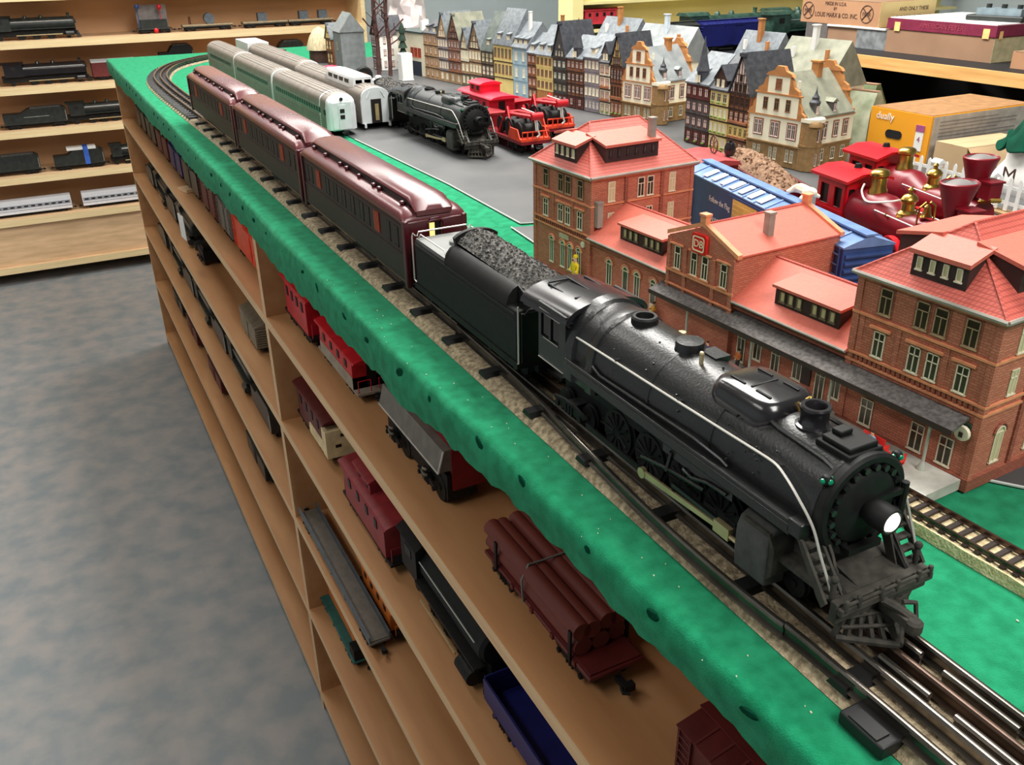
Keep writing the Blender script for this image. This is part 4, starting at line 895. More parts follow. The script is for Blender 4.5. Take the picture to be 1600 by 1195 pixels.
def win_mesh(w, h, style='cross', fm=None, pmt=None, arch=False, axis='x'):
    """window on a wall whose outside faces -axis; origin at its bottom centre on the wall face"""
    k = (w, h, style, fm and fm.name, pmt and pmt.name, arch, axis)
    if k in WM: return WM[k]
    m = MB(); t = .0009; d = .0006; H = h - (w / 2 if arch else 0)
    def bx(a0, z0, a1, z1, p0, p1, mi): 
        (m.box(p0, a0, z0, p1, a1, z1, mi) if axis == 'x' else m.box(a0, p0, z0, a1, p1, z1, mi))
    bx(-w / 2, 0, w / 2, H, -.0001, .0003, 1)
    bx(-w / 2, 0, -w / 2 + t, H, -d, .0002, 0); bx(w / 2 - t, 0, w / 2, H, -d, .0002, 0); bx(-w / 2, 0, w / 2, t, -d, .0002, 0)
    bx(-w / 2 - .0006, -.0007, w / 2 + .0006, .0003, -.0012, .0002, 0)
    if not arch: bx(-w / 2, h - t, w / 2, h, -d, .0002, 0)
    else:
        poly = [(w / 2 * math.cos(PI * i / 8), H + w / 2 * math.sin(PI * i / 8)) for i in range(9)]
        m.prism(poly, axis, -.0001, .0003, 1)
        pts = [((-d, a, z) if axis == 'x' else (a, -d, z)) for a, z in poly]; m.tube(pts, .0007, 4, 0)
        bx(-w / 2, H - t / 2, w / 2, H + t / 2, -d, .0002, 0)
    if style in ('cross', 'T'): bx(-w / 2, h * .66, w / 2, h * .66 + t * .8, -d, .0002, 0) if not arch else None
    if style == 'cross': bx(-t * .4, 0, t * .4, H, -d, .0002, 0)
    if style == 'T': bx(-t * .4, 0, t * .4, h * .66, -d, .0002, 0)
    if style == 'door': bx(-w / 2, 0, w / 2, h * .35, -d * .6, .0002, 0)
    WM[k] = m.mesh('window', [fm or M_wf, pmt or M_pane]); return WM[k]
def win(par, x, y, z, w, h, style='cross', fm=None, pmt=None, arch=False, axis='x', name='window'):
    return part(name, win_mesh(w, h, style, fm, pmt, arch, axis), None, par, (x, y, z))
def hip_block(y0, y1, n1, hz=.132, az=.178):
    b = part('wall_block', MB().box(0, y0, 0, n1, y1, hz), M_bk, stn)
    ov = .0045; yc = (y0 + y1) / 2; hy = (y1 - y0) / 2 + ov; i = .036
    r = MB(); A = [(-ov, y0 - ov, hz), (n1 + ov, y0 - ov, hz), (n1 + ov, y1 + ov, hz), (-ov, y1 + ov, hz), (i, yc, az), (n1 - i, yc, az)]
    r.add(A, [(0, 3, 4), (0, 4, 5, 1), (1, 5, 2), (2, 5, 4, 3), (0, 1, 2, 3)]); ro = part('hip_roof', r, M_rooft, stn)
    for a, c in ((0, 4), (3, 4), (1, 5), (2, 5), (4, 5)): part('ridge_tile', MB().tube([A[a], A[c]], .0011, 6), M_rooft, ro)
    for a, c in ((0, 1), (1, 2), (2, 3), (3, 0)): part('gutter', MB().tube([A[a], A[c]], .0018, 6), M_gut, ro)
    for z, e in ((.060, .0016), (.0665, .0016), (.0995, .0016), (.128, .002)):
        part('string_course', MB().box(-e, y0 - e, z, n1 + e, y1 + e, z + .0018), M_bktrim, stn)
    for yy in (y0, y1):
        for x in (0, n1): part('quoin', MB().box(x - .0035 if x else -.0012, yy - .0012 if yy == y0 else yy - .0045, 0, x + .0012 if x else .0035, yy + .0045 if yy == y0 else yy + .0012, .130), M_bk, stn)
    # front dormer (over the hip) and side dormers
    sl = (az - hz) / (i + ov)
    def dormer(fr, w0, w1, h, slope, side, front='x'):
        zb = hz + (fr + ov) * sl if front == 'x' else hz + (fr + ov) * (az - hz) / hy
        d = h / ((sl if front == 'x' else (az - hz) / hy) - slope)
        P = [(fr, zb), (fr, zb + h), (fr + d, zb + h + slope * d)]
        R_ = [(fr - .003, zb + h - .003 * slope - .001), (fr - .003, zb + h + .0012), (fr + d, zb + h + slope * d + .0014), (fr + d, zb + h + slope * d - .001)]
        if front == 'x': o = part('dormer', MB().prism(P, 'y', w0, w1), M_dark, stn); part('dormer_roof', MB().prism(R_, 'y', w0 - .002, w1 + .002), M_roofp, o)
        else:
            s = side; f = lambda q: (y0 + q if s < 0 else y1 - q)
            o = part('dormer', MB().prism([(f(a), z) for a, z in P], 'x', w0, w1), M_dark, stn); part('dormer_roof', MB().prism([(f(a), z) for a, z in R_], 'x', w0 - .002, w1 + .002), M_roofp, o)
        k = 4 if front == 'x' else 6
        for q in range(k):
            c = w0 + (w1 - w0) * (q + .6) / (k + .2)
            if front == 'x': win(o, fr - .0002, c, zb + h * .28, .0046, h * .52, 'plain', None, M_panel)
            elif side < 0: win(o, c, y0 + fr - .0002, zb + h * .30, .0042, h * .42, 'plain', M_dark, M_pane, axis='y')
        return o
    dormer(.003, yc - .024, yc + .020, .0185, .34, 0)
    for s in (-1, 1): dormer(.010, .024, .096, .018, .22, s, 'y')
    return b
for y0, y1 in ((0, .116), (.470, .586)):
    hip_block(y0, y1, .140)
    for y, st_ in ((.0205, 1), (.0445, 1), (.0595, 1), (.0905, 1)):
        win(stn, -.0004, y0 + y, .1050, .0106, .0205, 'T', pm('dull_frame', (176, 150, 116), .5)); win(stn, -.0004, y0 + y, .0705, .0100, .0205, 'cross')
        part('window_surround', MB().box(-.0003, y0 + y - .0070, .1035, .0001, y0 + y + .0070, .1265), M_bkdk, stn)
    for a, b in ((.012, .030), (.037, .068), (.082, .100)): part('lintel', MB().box(-.0022, y0 + a, .0925, 0, y0 + b, .0945), M_bktrim, stn)
    for y in (.035, .075, .108): part('pilaster', MB().box(-.0008, y0 + y - .002, .0685, .0, y0 + y + .002, .099), M_bk, stn)
    for q in range(26): part('dentil', MB().box(-.0014, y0 + .003 + q * .0043, .0618, 0, y0 + .0048 + q * .0043, .0662), M_bkdk, stn)
    for x, pmt in ((.026, M_panel), (.066, M_pane), (.079, M_pane), (.110, M_panel)):
        win(stn, x, y0 - .0004, .103, .0092, .0215, 'T', None, pmt, axis='y'); win(stn, x, y0 - .0004, .071, .0088, .0195, 'cross', None, pmt if x < .1 else M_panel, axis='y')
        win(stn, x, y0 - .0004, .017, .0100, .029, 'cross', None, M_panel if x < .1 else M_pane, True, axis='y')
        part('brick_arch', MB().tube([(x + .0068 * math.cos(PI * k / 8), y0 - .0008, .0415 + .0068 * math.sin(PI * k / 8)) for k in range(9)], .0011, 5), M_bkdk, stn)
    for x in (.0455, .0955): part('downpipe', MB().box(x - .0022, y0 - .0016, 0, x + .0022, y0, .128), M_bkdk, stn)
    part('plinth', MB().box(-.002, y0 - .002, 0, .142, y0 + .118, .010), M_bkdk, stn)
for y in (.0205, .0445, .0905):  # right block ground floor
    win(stn, -.0004, y, .012, .0115, .0225, 'cross')
for y in (.491, .5085, .524, .547):
    win(stn, -.0004, y, .018, .0085, .031, 'cross', None, M_pane, True); part('brick_arch', MB().tube([(-.0008, y + .0062 * math.cos(PI * k / 8), .0448 + .0062 * math.sin(PI * k / 8)) for k in range(9)], .0012, 5), M_bktrim, stn)
part('station_clock', MB().cyl((-.0022, .4825, .0555), (0, .4825, .0555), .0035, n=16), M_wf, stn)
part('name_plate', MB().box(-.0018, .512, .0525, 0, .530, .0575), pm('pale_plate', (190, 180, 150), .6), stn)
# ---- wings
def wing(y0, y1, ndorm, c):
    part('wall_block', MB().box(.002, y0, 0, .092, y1, .066), M_bk, stn)
    rz, rn = .100, .046
    part('wing_roof', MB().prism([(-.004, .0655), (-.004, .0675), (rn, rz), (.098, .0675), (.098, .0655)], 'y', y0, y1), M_roofp, stn)
    part('ridge_tile', MB().tube([(rn, y0, rz), (rn, y1, rz)], .0012, 6), M_rooft, stn)
    part('eave_cornice', MB().box(-.0015, y0, .060, .002, y1, .0655), M_bkdk, stn); part('gutter', MB().tube([(-.0045, y0, .0665), (-.0045, y1, .0665)], .0013, 6), M_gut, stn)
    s = (rz - .0675) / (rn + .004); f0 = .008; zb = .0675 + s * (f0 + .004); h = .0165; sl = .12; d = h / (s - sl)
    a, b = c - .035, c + .035
    o = part('dormer', MB().prism([(f0, zb), (f0, zb + h), (f0 + d * .98, zb + h + sl * d * .98)], 'y', a, b), M_dark, stn)
    part('dormer_roof', MB().prism([(f0 - .003, zb + h - .0014), (f0 - .003, zb + h + .001), (f0 + d, zb + h + sl * d + .0012), (f0 + d, zb + h + sl * d - .001)], 'y', a - .002, b + .002), M_roofp, o)
    for q in range(6): win(o, f0 - .0002, a + .0075 + q * .0093 + (.0075 if q > 2 else 0), zb + .0035, .0058, .0095, 'plain', pm('olive_frame', (110, 104, 80), .5), M_panel)
wing(.116, .246, 1, .170); wing(.332, .470, 1, .392)
for y, dr in ((.4357, 0), (.4069, 1), (.387, 0), (.3603, 1)):
    win(stn, .0016, y, .011 if dr else .022, .0095, .040 if dr else .029, 'door' if dr else 'cross', None, M_pane, True)
    part('brick_arch', MB().tube([(.001, y + .0068 * math.cos(PI * k / 8), .0462 + .0068 * math.sin(PI * k / 8)) for k in range(9)], .0012, 5), M_bktrim, stn)
for y in (.232, .212, .190, .165, .140, .124): win(stn, .0016, y, .011 if y in (.232, .190, .140) else .020, .010, .034 if y in (.232, .190, .140) else .024, 'cross', None, M_pane)
part('poster', MB().box(.0008, .150, .020, .002, .160, .036), M_dark, stn)
part('poster', MB().box(.0008, .108, .018, .0018, .1135, .035), pm('poster_red', (150, 60, 50), .6), stn)
# ---- central gabled block
g0, g1 = .244, .334; gc = .289
part('wall_block', MB().prism([(g0, 0), (g1, 0), (g1, .106), (gc, .124), (g0, .106)], 'x', -.004, .128), M_bk, stn)
part('gable_roof', MB().prism([(g0 - .002, .1062), (g0 - .002, .1078), (gc, .1262), (g1 + .002, .1078), (g1 + .002, .1062), (gc, .1245)], 'x', -.002, .124), M_roofp, stn)
for x in (-.0045, .124):
    part('gable_coping', MB().prism([(g0 - .003, .1058), (g0 - .003, .1098), (gc, .1286), (g1 + .003, .1098), (g1 + .003, .1058), (gc, .1245)], 'x', x, x + .0055), M_bktrim, stn)
    part('finial', MB().box(x, gc - .0035, .1265, x + .006, gc + .0035, .134).box(x - .001, gc - .0045, .134, x + .007, gc + .0045, .136), M_bktrim, stn)
part('ridge_tile', MB().tube([(-.002, gc, .1265), (.126, gc, .1265)], .001, 6), M_rooft, stn)
for y in (g0 + .0018, g1 - .0018, gc - .0195, gc + .0195): part('pilaster', MB().box(-.0056, y - .0022, .044, -.004, y + .0022, .105 if abs(y - gc) > .03 else .098), M_bk, stn)
for y in (.2565, .2815, .2965, .320): win(stn, -.0044, y, .0755, .0085, .0225, 'T', None, M_pane); part('window_sill', MB().box(-.0062, y - .0065, .0742, -.004, y + .0065, .0756), M_bktrim, stn)
for a, b in ((.247, .266), (.274, .304), (.312, .331)): part('lintel', MB().box(-.0062, a, .0988, -.004, b, .1002), M_bktrim, stn)
part('string_course', MB().box(-.006, g0 - .001, .0715, -.004, g1 + .001, .0738), M_bktrim, stn); part('string_course', MB().box(-.006, g0 - .001, .058, -.004, g1 + .001, .0595), M_bktrim, stn)
for a, b in ((.249, .268), (.273, .305), (.310, .330)): part('brick_panel', MB().box(-.0048, a, .061, -.004, b, .0705), M_bkdk, stn)
def rrect(w, h, r, n=5): return [(sx * (w / 2 - r) + r * math.cos(math.radians(a0 + 90 * k / n)), sy * (h / 2 - r) + r * math.sin(math.radians(a0 + 90 * k / n))) for sx, sy, a0 in ((1, 1, 0), (-1, 1, 90), (-1, -1, 180), (1, -1, 270)) for k in range(n + 1)]
sg = part('railway_sign', MB().prism([(gc + a, .1085 + b) for a, b in rrect(.020, .0185, .003)], 'x', -.0075, -.0045), pm('sign_red', (214, 36, 28), .4), stn, label='red sign with white letters DB')
fr_ = MB()
po = rrect(.0160, .0145, .0026); pi_ = rrect(.0134, .0119, .002)
fr_.rings([[(-.0081, gc + a, .1085 + b) for a, b in po], [(-.0081, gc + a, .1085 + b) for a, b in pi_], [(-.0074, gc + a, .1085 + b) for a, b in pi_], [(-.0074, gc + a, .1085 + b) for a, b in po]], cap=False)
part('sign_border', fr_, pm('sign_white', (246, 226, 190), .5, var=.02), sg); text('sign_letters', 'DB', .0098, MATS['sign_white'], sg, (-.0079, gc, .1083), (PI / 2, 0, -PI / 2))
for x, y, z, h in ((.051, .262, .110, .024), (.0075, .4665, .078, .026), (.090, .4855, .150, .032)):
    ch = part('chimney', MB().box(x - .0035, y - .0035, z, x + .0035, y + .0035, z + h), M_gut, stn); part('chimney_cap', MB().box(x - .0042, y - .0042, z + h, x + .0042, y + .0042, z + h + .002), M_gut, ch)
# ---- platform, canopy
part('platform', MB().box(-.043, .003, 0, .003, .47, .0085), M_plat, stn); part('platform_edge', MB().box(-.0445, .002, .0062, -.041, .47, .0092), pm('edge_stone', (206, 206, 196), .6), stn)
part('canopy', MB().prism([(-.0185, .0492), (-.0185, .0512), (.003, .0575), (.003, .0555)], 'y', .008, .343), M_canopy, stn)
part('canopy_fascia', MB().box(-.0190, .008, .0468, -.0178, .343, .0512), M_dark, stn)
for q in range(4): part('canopy_seam', MB().box(-.0182, .07 + q * .07, .0512, .0026, .0706 + q * .07, .0516, 0, Matrix.Shear('XZ', 4, (0, 0)) if False else None), M_dark, stn)
M_post = pm('post_grey', (176, 178, 166), .5)
for y in (.027, .1165, .205, .290):
    p = part('canopy_post', MB().cyl((-.0136, y, .0085), (-.0136, y, .0495), .0012, n=8), M_post, stn); part('post_base', MB().lathe([(.0034, .0085), (.0030, .0115), (.0018, .0135), (.0012, .0155)], (-.0136, y, 0), 10), M_post, p)
part('station_sign', MB().box(-.0012, .0045, .044, .0012, .0165, .052), pm('sign_greenish', (60, 84, 70), .5), stn)
part('clock_plate', MB().lathe([(.0002, -.0022), (.0055, -.002), (.006, 0), (.0055, .001)], (-.004, .0085, .045), 14, 0, 'x'), M_wf, stn)
part('clock_hand', MB().box(-.0068, .0070, .0425, -.0061, .0098, .0462), M_dark, stn)
# ---- little people and furniture on the platform
SKIN = pm('figure_skin', (222, 170, 130), .5, var=.03); MP = stn.matrix_basis
def person(label, lx, ly, lz, top, legs, hat=None, sit=False, face=-PI / 2, sc=1.0, arm=None):
    w_ = Matrix.Translation((.275, .331, T + .002)) @ Matrix.Rotation(math.radians(3), 4, 'Z') @ Vector((lx, ly, lz))
    r = root('person', label, 'person', tuple(w_), face, None, (sc, sc, sc)); H = .0205
    hipz = .0100 if not sit else .0052
    V = [(0, 0, hipz), (0, 0, hipz + .0030), (0, 0, hipz + .0056), (0, 0, hipz + .0066), (0, -.0002, hipz + .0079), (0, -.0002, hipz + .0094)]
    E_ = [(0, 1), (1, 2), (2, 3), (3, 4), (4, 5)]; Rr = [.0019, .0018, .0020, .0008, .00125, .0011]
    for s in (-1, 1):
        k = len(V)
        if sit: V += [(s * .0012, -.0002, hipz - .0002), (s * .0013, -.0045, hipz), (s * .0013, -.0050, .0012), (s * .0014, -.0066, .0006)]
        else: V += [(s * .0011, 0, hipz - .001), (s * .0014, -.0004 - .0008 * (s > 0), hipz * .5), (s * .0015, .0002 - .0005 * s, .0010), (s * .0016, -.0016 - .0005 * s, .0006)]
        E_ += [(0, k), (k, k + 1), (k + 1, k + 2), (k + 2, k + 3)]; Rr += [.0013, .0011, .0008, .0007]
        k = len(V)
        V += [(s * .0025, 0, hipz + .0054), (s * .0031, -.0004, hipz + .0026), (s * .0028, -.0022 if not arm else -.0034, hipz + (.0012 if not arm else .0034))]
        E_ += [(2, k), (k, k + 1), (k + 1, k + 2)]; Rr += [.0009, .0008, .00065]
    o = skin('body', V, E_, Rr, top, r)
    o.data.materials.append(legs); o.data.materials.append(SKIN)
    # clothing colours by height: apply modifiers and assign
    dg = bpy.context.evaluated_depsgraph_get(); me = bpy.data.meshes.new_from_object(o.evaluated_get(dg)); o.modifiers.clear(); o.data = me
    for p in me.polygons:
        z = p.center.z; p.material_index = 2 if z > hipz + .0064 or (abs(p.center.x) > .0026 and p.center.y < -.0014 and z < hipz + .0045) else 1 if z < hipz + .0004 else 0; p.use_smooth = True
    hz = hipz + .0088
    part('nose', MB().ball((0, -.0015, hz - .0003), .00035, 6), SKIN, r)
    part('hair', MB().lathe([(.00135, 0), (.0014, .0005), (.0011, .0013), (.0001, .0016)], (0, .0002, hz + .0002), 10), hat or pm('hair_brown', (60, 40, 28), .7), r)
    return r
Y_ = pm('vest_yellow', (240, 206, 30), .5); DB = pm('jeans_blue', (50, 66, 110), .7); LB_ = pm('shirt_blue', (130, 160, 190), .7); DK = pm('trousers_dark', (50, 46, 46), .7)
person('person in yellow jacket and yellow hat standing by the left station block', -.010, .484, .002, Y_, Y_, Y_, sc=2.1)
person('person in yellow overalls with dark strap on the platform near the canopy end', -.004, .3515, .0085, pm('overall_ochre', (206, 150, 40), .6), pm('overall_ochre', (206, 150, 40), .6), None, sc=1.1, arm=1)
person('person in blue clothes standing under the canopy', -.021, .2514, .0085, DB, DB)
person('person in orange jacket standing under the canopy', -.009, .2237, .0085, M_orange, DK)
person('person in light blue shirt sitting on the red platform bench', -.0225, .0655, .0088, LB_, DK, None, True, sc=1.05)
def world(lx, ly, lz): return tuple(Matrix.Translation((.275, .331, T + .002)) @ Matrix.Rotation(math.radians(3), 4, 'Z') @ Vector((lx, ly, lz)))
bn = root('bench', 'bright red bench and luggage cart on the grey platform', 'bench', world(-.024, .066, .0085), math.radians(3)); M_rb = pm('bench_red', (226, 48, 40), .45)
part('seat', MB().box(-.004, -.010, .0042, .005, .010, .0050), M_rb, bn); part('backrest', MB().box(.0045, -.010, .005, .0055, .010, .0115), M_rb, bn)
for x in (-.0032, .004):
    for y in (-.009, .009): part('leg', MB().box(x - .0005, y - .0005, 0, x + .0005, y + .0005, .0042), M_rb, bn)
ct = root('luggage_cart', 'small bright red luggage cart beside the platform bench', 'cart', world(-.0245, .044, .0085), math.radians(3))
part('bed', MB().box(-.004, -.008, .0042, .004, .008, .0052), M_rb, ct)
for y in (-.0075, .0075): part('end_rack', MB().box(-.004, y - .0005, .0052, .004, y + .0005, .0105), M_rb, ct)
for x in (-.0042, .0042):
    for y in (-.005, .005): part('wheel', MB().cyl((x - .0006, y, .0022), (x + .0006, y, .0022), .0022, n=12), M_rb, ct)
lm = root('gas_tank', 'small silver cylinder lying on the platform near the canopy end', 'cylinder', world(-.0138, .312, .0112), math.radians(20))
part('tank', MB().lathe([(.0005, -.007), (.0022, -.0055), (.0024, 0), (.0022, .0055), (.0005, .0065)], (0, 0, 0), 12, 0, 'y'), M_chrome, lm); part('valve', MB().cyl((0, -.0068, 0), (.0005, -.011, -.001), .001, n=8), M_chrome, lm)
# ================================================================ row of model town houses (local x into the house, local y along the street)
M_slate = mat('slate_roof', (96, 102, 108), .6, rgb2=(120, 126, 130), scale=120); M_slated = mat('slate_dark', (52, 54, 60), .55, rgb2=(72, 74, 80), scale=120)
M_roofgr = mat('green_grey_roof', (118, 120, 104), .7, rgb2=(142, 142, 124), scale=50); M_roofbl = mat('blue_grey_roof', (122, 128, 130), .6, rgb2=(144, 148, 148), scale=50)
M_beam = pm('timber_beam', (66, 42, 32), .6, var=.25); M_stone = mat('brown_stone', (140, 108, 66), .7, rgb2=(160, 126, 82), scale=120); M_sand = pm('sandstone', (188, 126, 72), .65)
M_cwall = pm('cream_wall', (250, 242, 214), .6, var=.03); M_ywall = pm('yellow_wall', (248, 220, 140), .6, var=.05); M_bwall = pm('light_blue_wall', (172, 200, 214), .6, var=.04)
M_lav = pm('lavender_wall', (150, 140, 146), .6); M_brw = pm('warm_brown_wall', (150, 94, 62), .6); M_maroonw = pm('maroon_wall', (104, 50, 46), .6); M_gw = pm('slate_wall', (92, 88, 88), .6)
M_dgw = pm('dark_grey_wall', (74, 72, 70), .6); M_tanw = pm('tan_wall', (190, 156, 118), .6); M_pinkw = pm('pinkish_wall', (170, 118, 98), .6); M_olive = pm('olive_wall', (128, 116, 96), .6)
M_lit = mat('bright_pane', (250, 244, 222), .4, var=.05, scale=80); M_litp = mat('pinkish_pane', (240, 216, 206), .4, var=.06, scale=80); M_plantg = pm('window_plant', (96, 128, 48), .8, var=.4)
M_brownfr = pm('brown_frame', (146, 96, 70), .5)
FL = [(0, .034), (.034, .062), (.062, .090), (.090, .118)]
def timber(par, y0, y1, z0, z1, x, n, m=None, diag=True):
    t = MB()
    for q in range(n + 1): c = y0 + (y1 - y0) * q / n; t.box(x - .0007, c - .0008, z0, x + .0003, c + .0008, z1)
    for z in (z0, (z0 + z1) / 2, z1 - .0012): t.box(x - .0007, y0, z, x + .0003, y1, z + .0012)
    if diag:
        for a, b in ((y0, y0 + (y1 - y0) / n), (y1, y1 - (y1 - y0) / n)): t.tube([(x - .0003, a, z0), (x - .0003, b, z1)], .0007, 4)
    return part('timber_frame', t, m or M_beam, par, kind='stuff')
def house(label, loc, rz, w, depth=.085, eave=.118, apex=.17, floors=None, roof='gable', rm=None, gp='timbered town houses in the long row', beam=True, chim=None, dorm=1, spire=None, gwall=None, gtimber=False):
    """floors: list of (wall material, number of windows, frame material, pane material, extra)"""
    h = root('town_house', label, 'house', loc, rz, gp); rm = rm or M_slate; nf = len(floors); fh = (eave - .004) / nf
    for i, (wm_, nw, fm, pmt, ex) in enumerate(floors):
        z0 = i * fh; z1 = z0 + fh; x0 = -.0012 * i
        s = part('storey', MB().box(x0, 0, z0, depth, w, z1), wm_, h)
        if beam: part('jetty_beam', MB().box(x0 - .0012, -.0004, z1 - .0022, x0 + .001, w + .0004, z1 + .0008), M_beam, h)
        ww = min(.0105, (w - .004) / nw * .68) if nw else 0
        for q in range(nw):
            c = w * (q + .5) / nw; win(s, x0 - .0002, c, z0 + fh * .24, ww, fh * .56, 'cross' if nw < 5 else 'plain', fm, pmt)
        nsd = 3
        for q in range(nsd): win(s, depth * (q + .6) / (nsd + .2), -.0002, z0 + fh * .26, .0085, fh * .54, 'cross', fm, pmt, axis='y')
        if 't' in ex: timber(h, .0006, w - .0006, z0, z1 - .002, x0 - .0002, max(2, nw), None, 'd' in ex)
        if 'p' in ex:
            for q in range(nw): part('window_box', MB().ball((x0 - .0026, w * (q + .5) / nw, z0 + fh * .20), .0026, 8, 0, (.8, 1.7, .8)), M_plantg, h)
        if 'b' in ex: part('balcony', MB().box(x0 - .0045, .002, z0 + .002, x0, w - .002, z0 + fh * .22), M_ywall if 'y' in ex else M_brw, h)
    xf = -.0012 * (nf - 1); e = eave - .004
    if roof == 'gable':
        part('gable_wall', MB().prism([(0, e), (w, e), (w * .53, apex - .012), (w * .47, apex - .012)], 'x', xf - .0006, depth), gwall or floors[-1][0], h)
        g = h
        n = 3
        for q in range(n): win(g, xf - .0008, w * (.28 + .22 * q), e + .004, min(.008, w * .15), .013, 'cross', floors[-1][2], floors[-1][3])
        win(g, xf - .0008, w * .5, e + .022, min(.007, w * .14), .010, 'cross', floors[-1][2], floors[-1][3])
        if gtimber:
            t = MB()
            for q in range(1, 8):
                c = w * q / 8; top = e + (apex - e) * (1 - abs(q / 4 - 1)) - .005
                t.box(xf - .0014, c - .0006, e, xf - .0004, c + .0006, max(e + .003, top))
            for z in (e + .001, e + .018, e + .032):
                f = (z - e) / (apex - e) * .5; t.box(xf - .0015, w * f, z, xf - .0004, w * (1 - f), z + .0012)
            part('timber_frame', t, M_beam, h, kind='stuff')
        part('gable_roof', MB().prism([(-.003, e - .002), (-.0028, e + .001), (w * .5, apex), (w + .0028, e + .001), (w + .003, e - .002), (w * .5, apex - .003)], 'x', xf - .004, depth + .002), rm, h)
        part('roof_tip', MB().box(xf - .005, w * .40, apex - .007, xf + .004, w * .60, apex - .001), rm, h)
    else:
        rx = depth * .5
        part('pitched_roof', MB().prism([(xf - .004, e - .001), (xf - .004, e + .002), (rx, apex), (depth + .004, e + .002), (depth + .004, e - .001)], 'y', -.001, w + .001), rm, h)
        sl = (apex - e) / (rx - xf + .004)
        if dorm == 'gable':
            d = part('dormer', MB().prism([(w * .18, e + .001), (w * .82, e + .001), (w * .82, e + .022), (w * .5, e + .040), (w * .18, e + .022)], 'x', xf + .001, rx), gwall or M_gw, h)
            for q in (-1, 1): win(d, xf + .0008, w * (.5 + .14 * q), e + .006, min(.008, w * .2), .013, 'cross', None, M_lit)
            part('dormer_roof', MB().prism([(w * .10, e + .018), (w * .5, e + .0445), (w * .90, e + .018), (w * .5, e + .040)], 'x', xf - .001, rx), M_slated, d)
        elif dorm:
            for q in range(dorm):
                c = w * (q + .5) / dorm; hw = min(.007, w / dorm * .38); xb = xf + .004; zb = e + sl * (xb - xf + .004)
                d = part('dormer', MB().box(xb, c - hw, zb - .002, xb + .016, c + hw, zb + .013), gwall or M_gw, h)
                for s in ((-1, 1) if hw > .005 else (0,)): win(d, xb - .0002, c + s * hw * .48, zb + .001, hw * .8, .0095, 'cross', None, M_lit)
                part('dormer_roof', MB().prism([(xb - .002, zb + .012), (xb - .002, zb + .0145), (xb + .02, zb + .020), (xb + .02, zb + .016)], 'y', c - hw - .001, c + hw + .001), rm, d)
        if spire:
            s = part('spire', MB().lathe([(.010, e - .002), (.0105, e + .022), (.0125, e + .024), (.0075, e + .044), (.0028, spire - .014), (.0004, spire)], (xf + .006, spire and w * .45, 0), 8), M_slated, h, ang=20)
            for q in (-1, 0, 1): win(s, xf - .0045 - .0008 * (q == 0), w * .45 + q * .0048, e + .005, .0042, .012, 'plain', None, M_lit)
    if chim:
        cm, x, y, z = chim; c = part('chimney', MB().box(x - .004, y - .003, apex - .03, x + .004, y + .003, z), cm, h); part('chimney_cap', MB().box(x - .0046, y - .0036, z, x + .0046, y + .0036, z + .0018), cm, c)
    return h
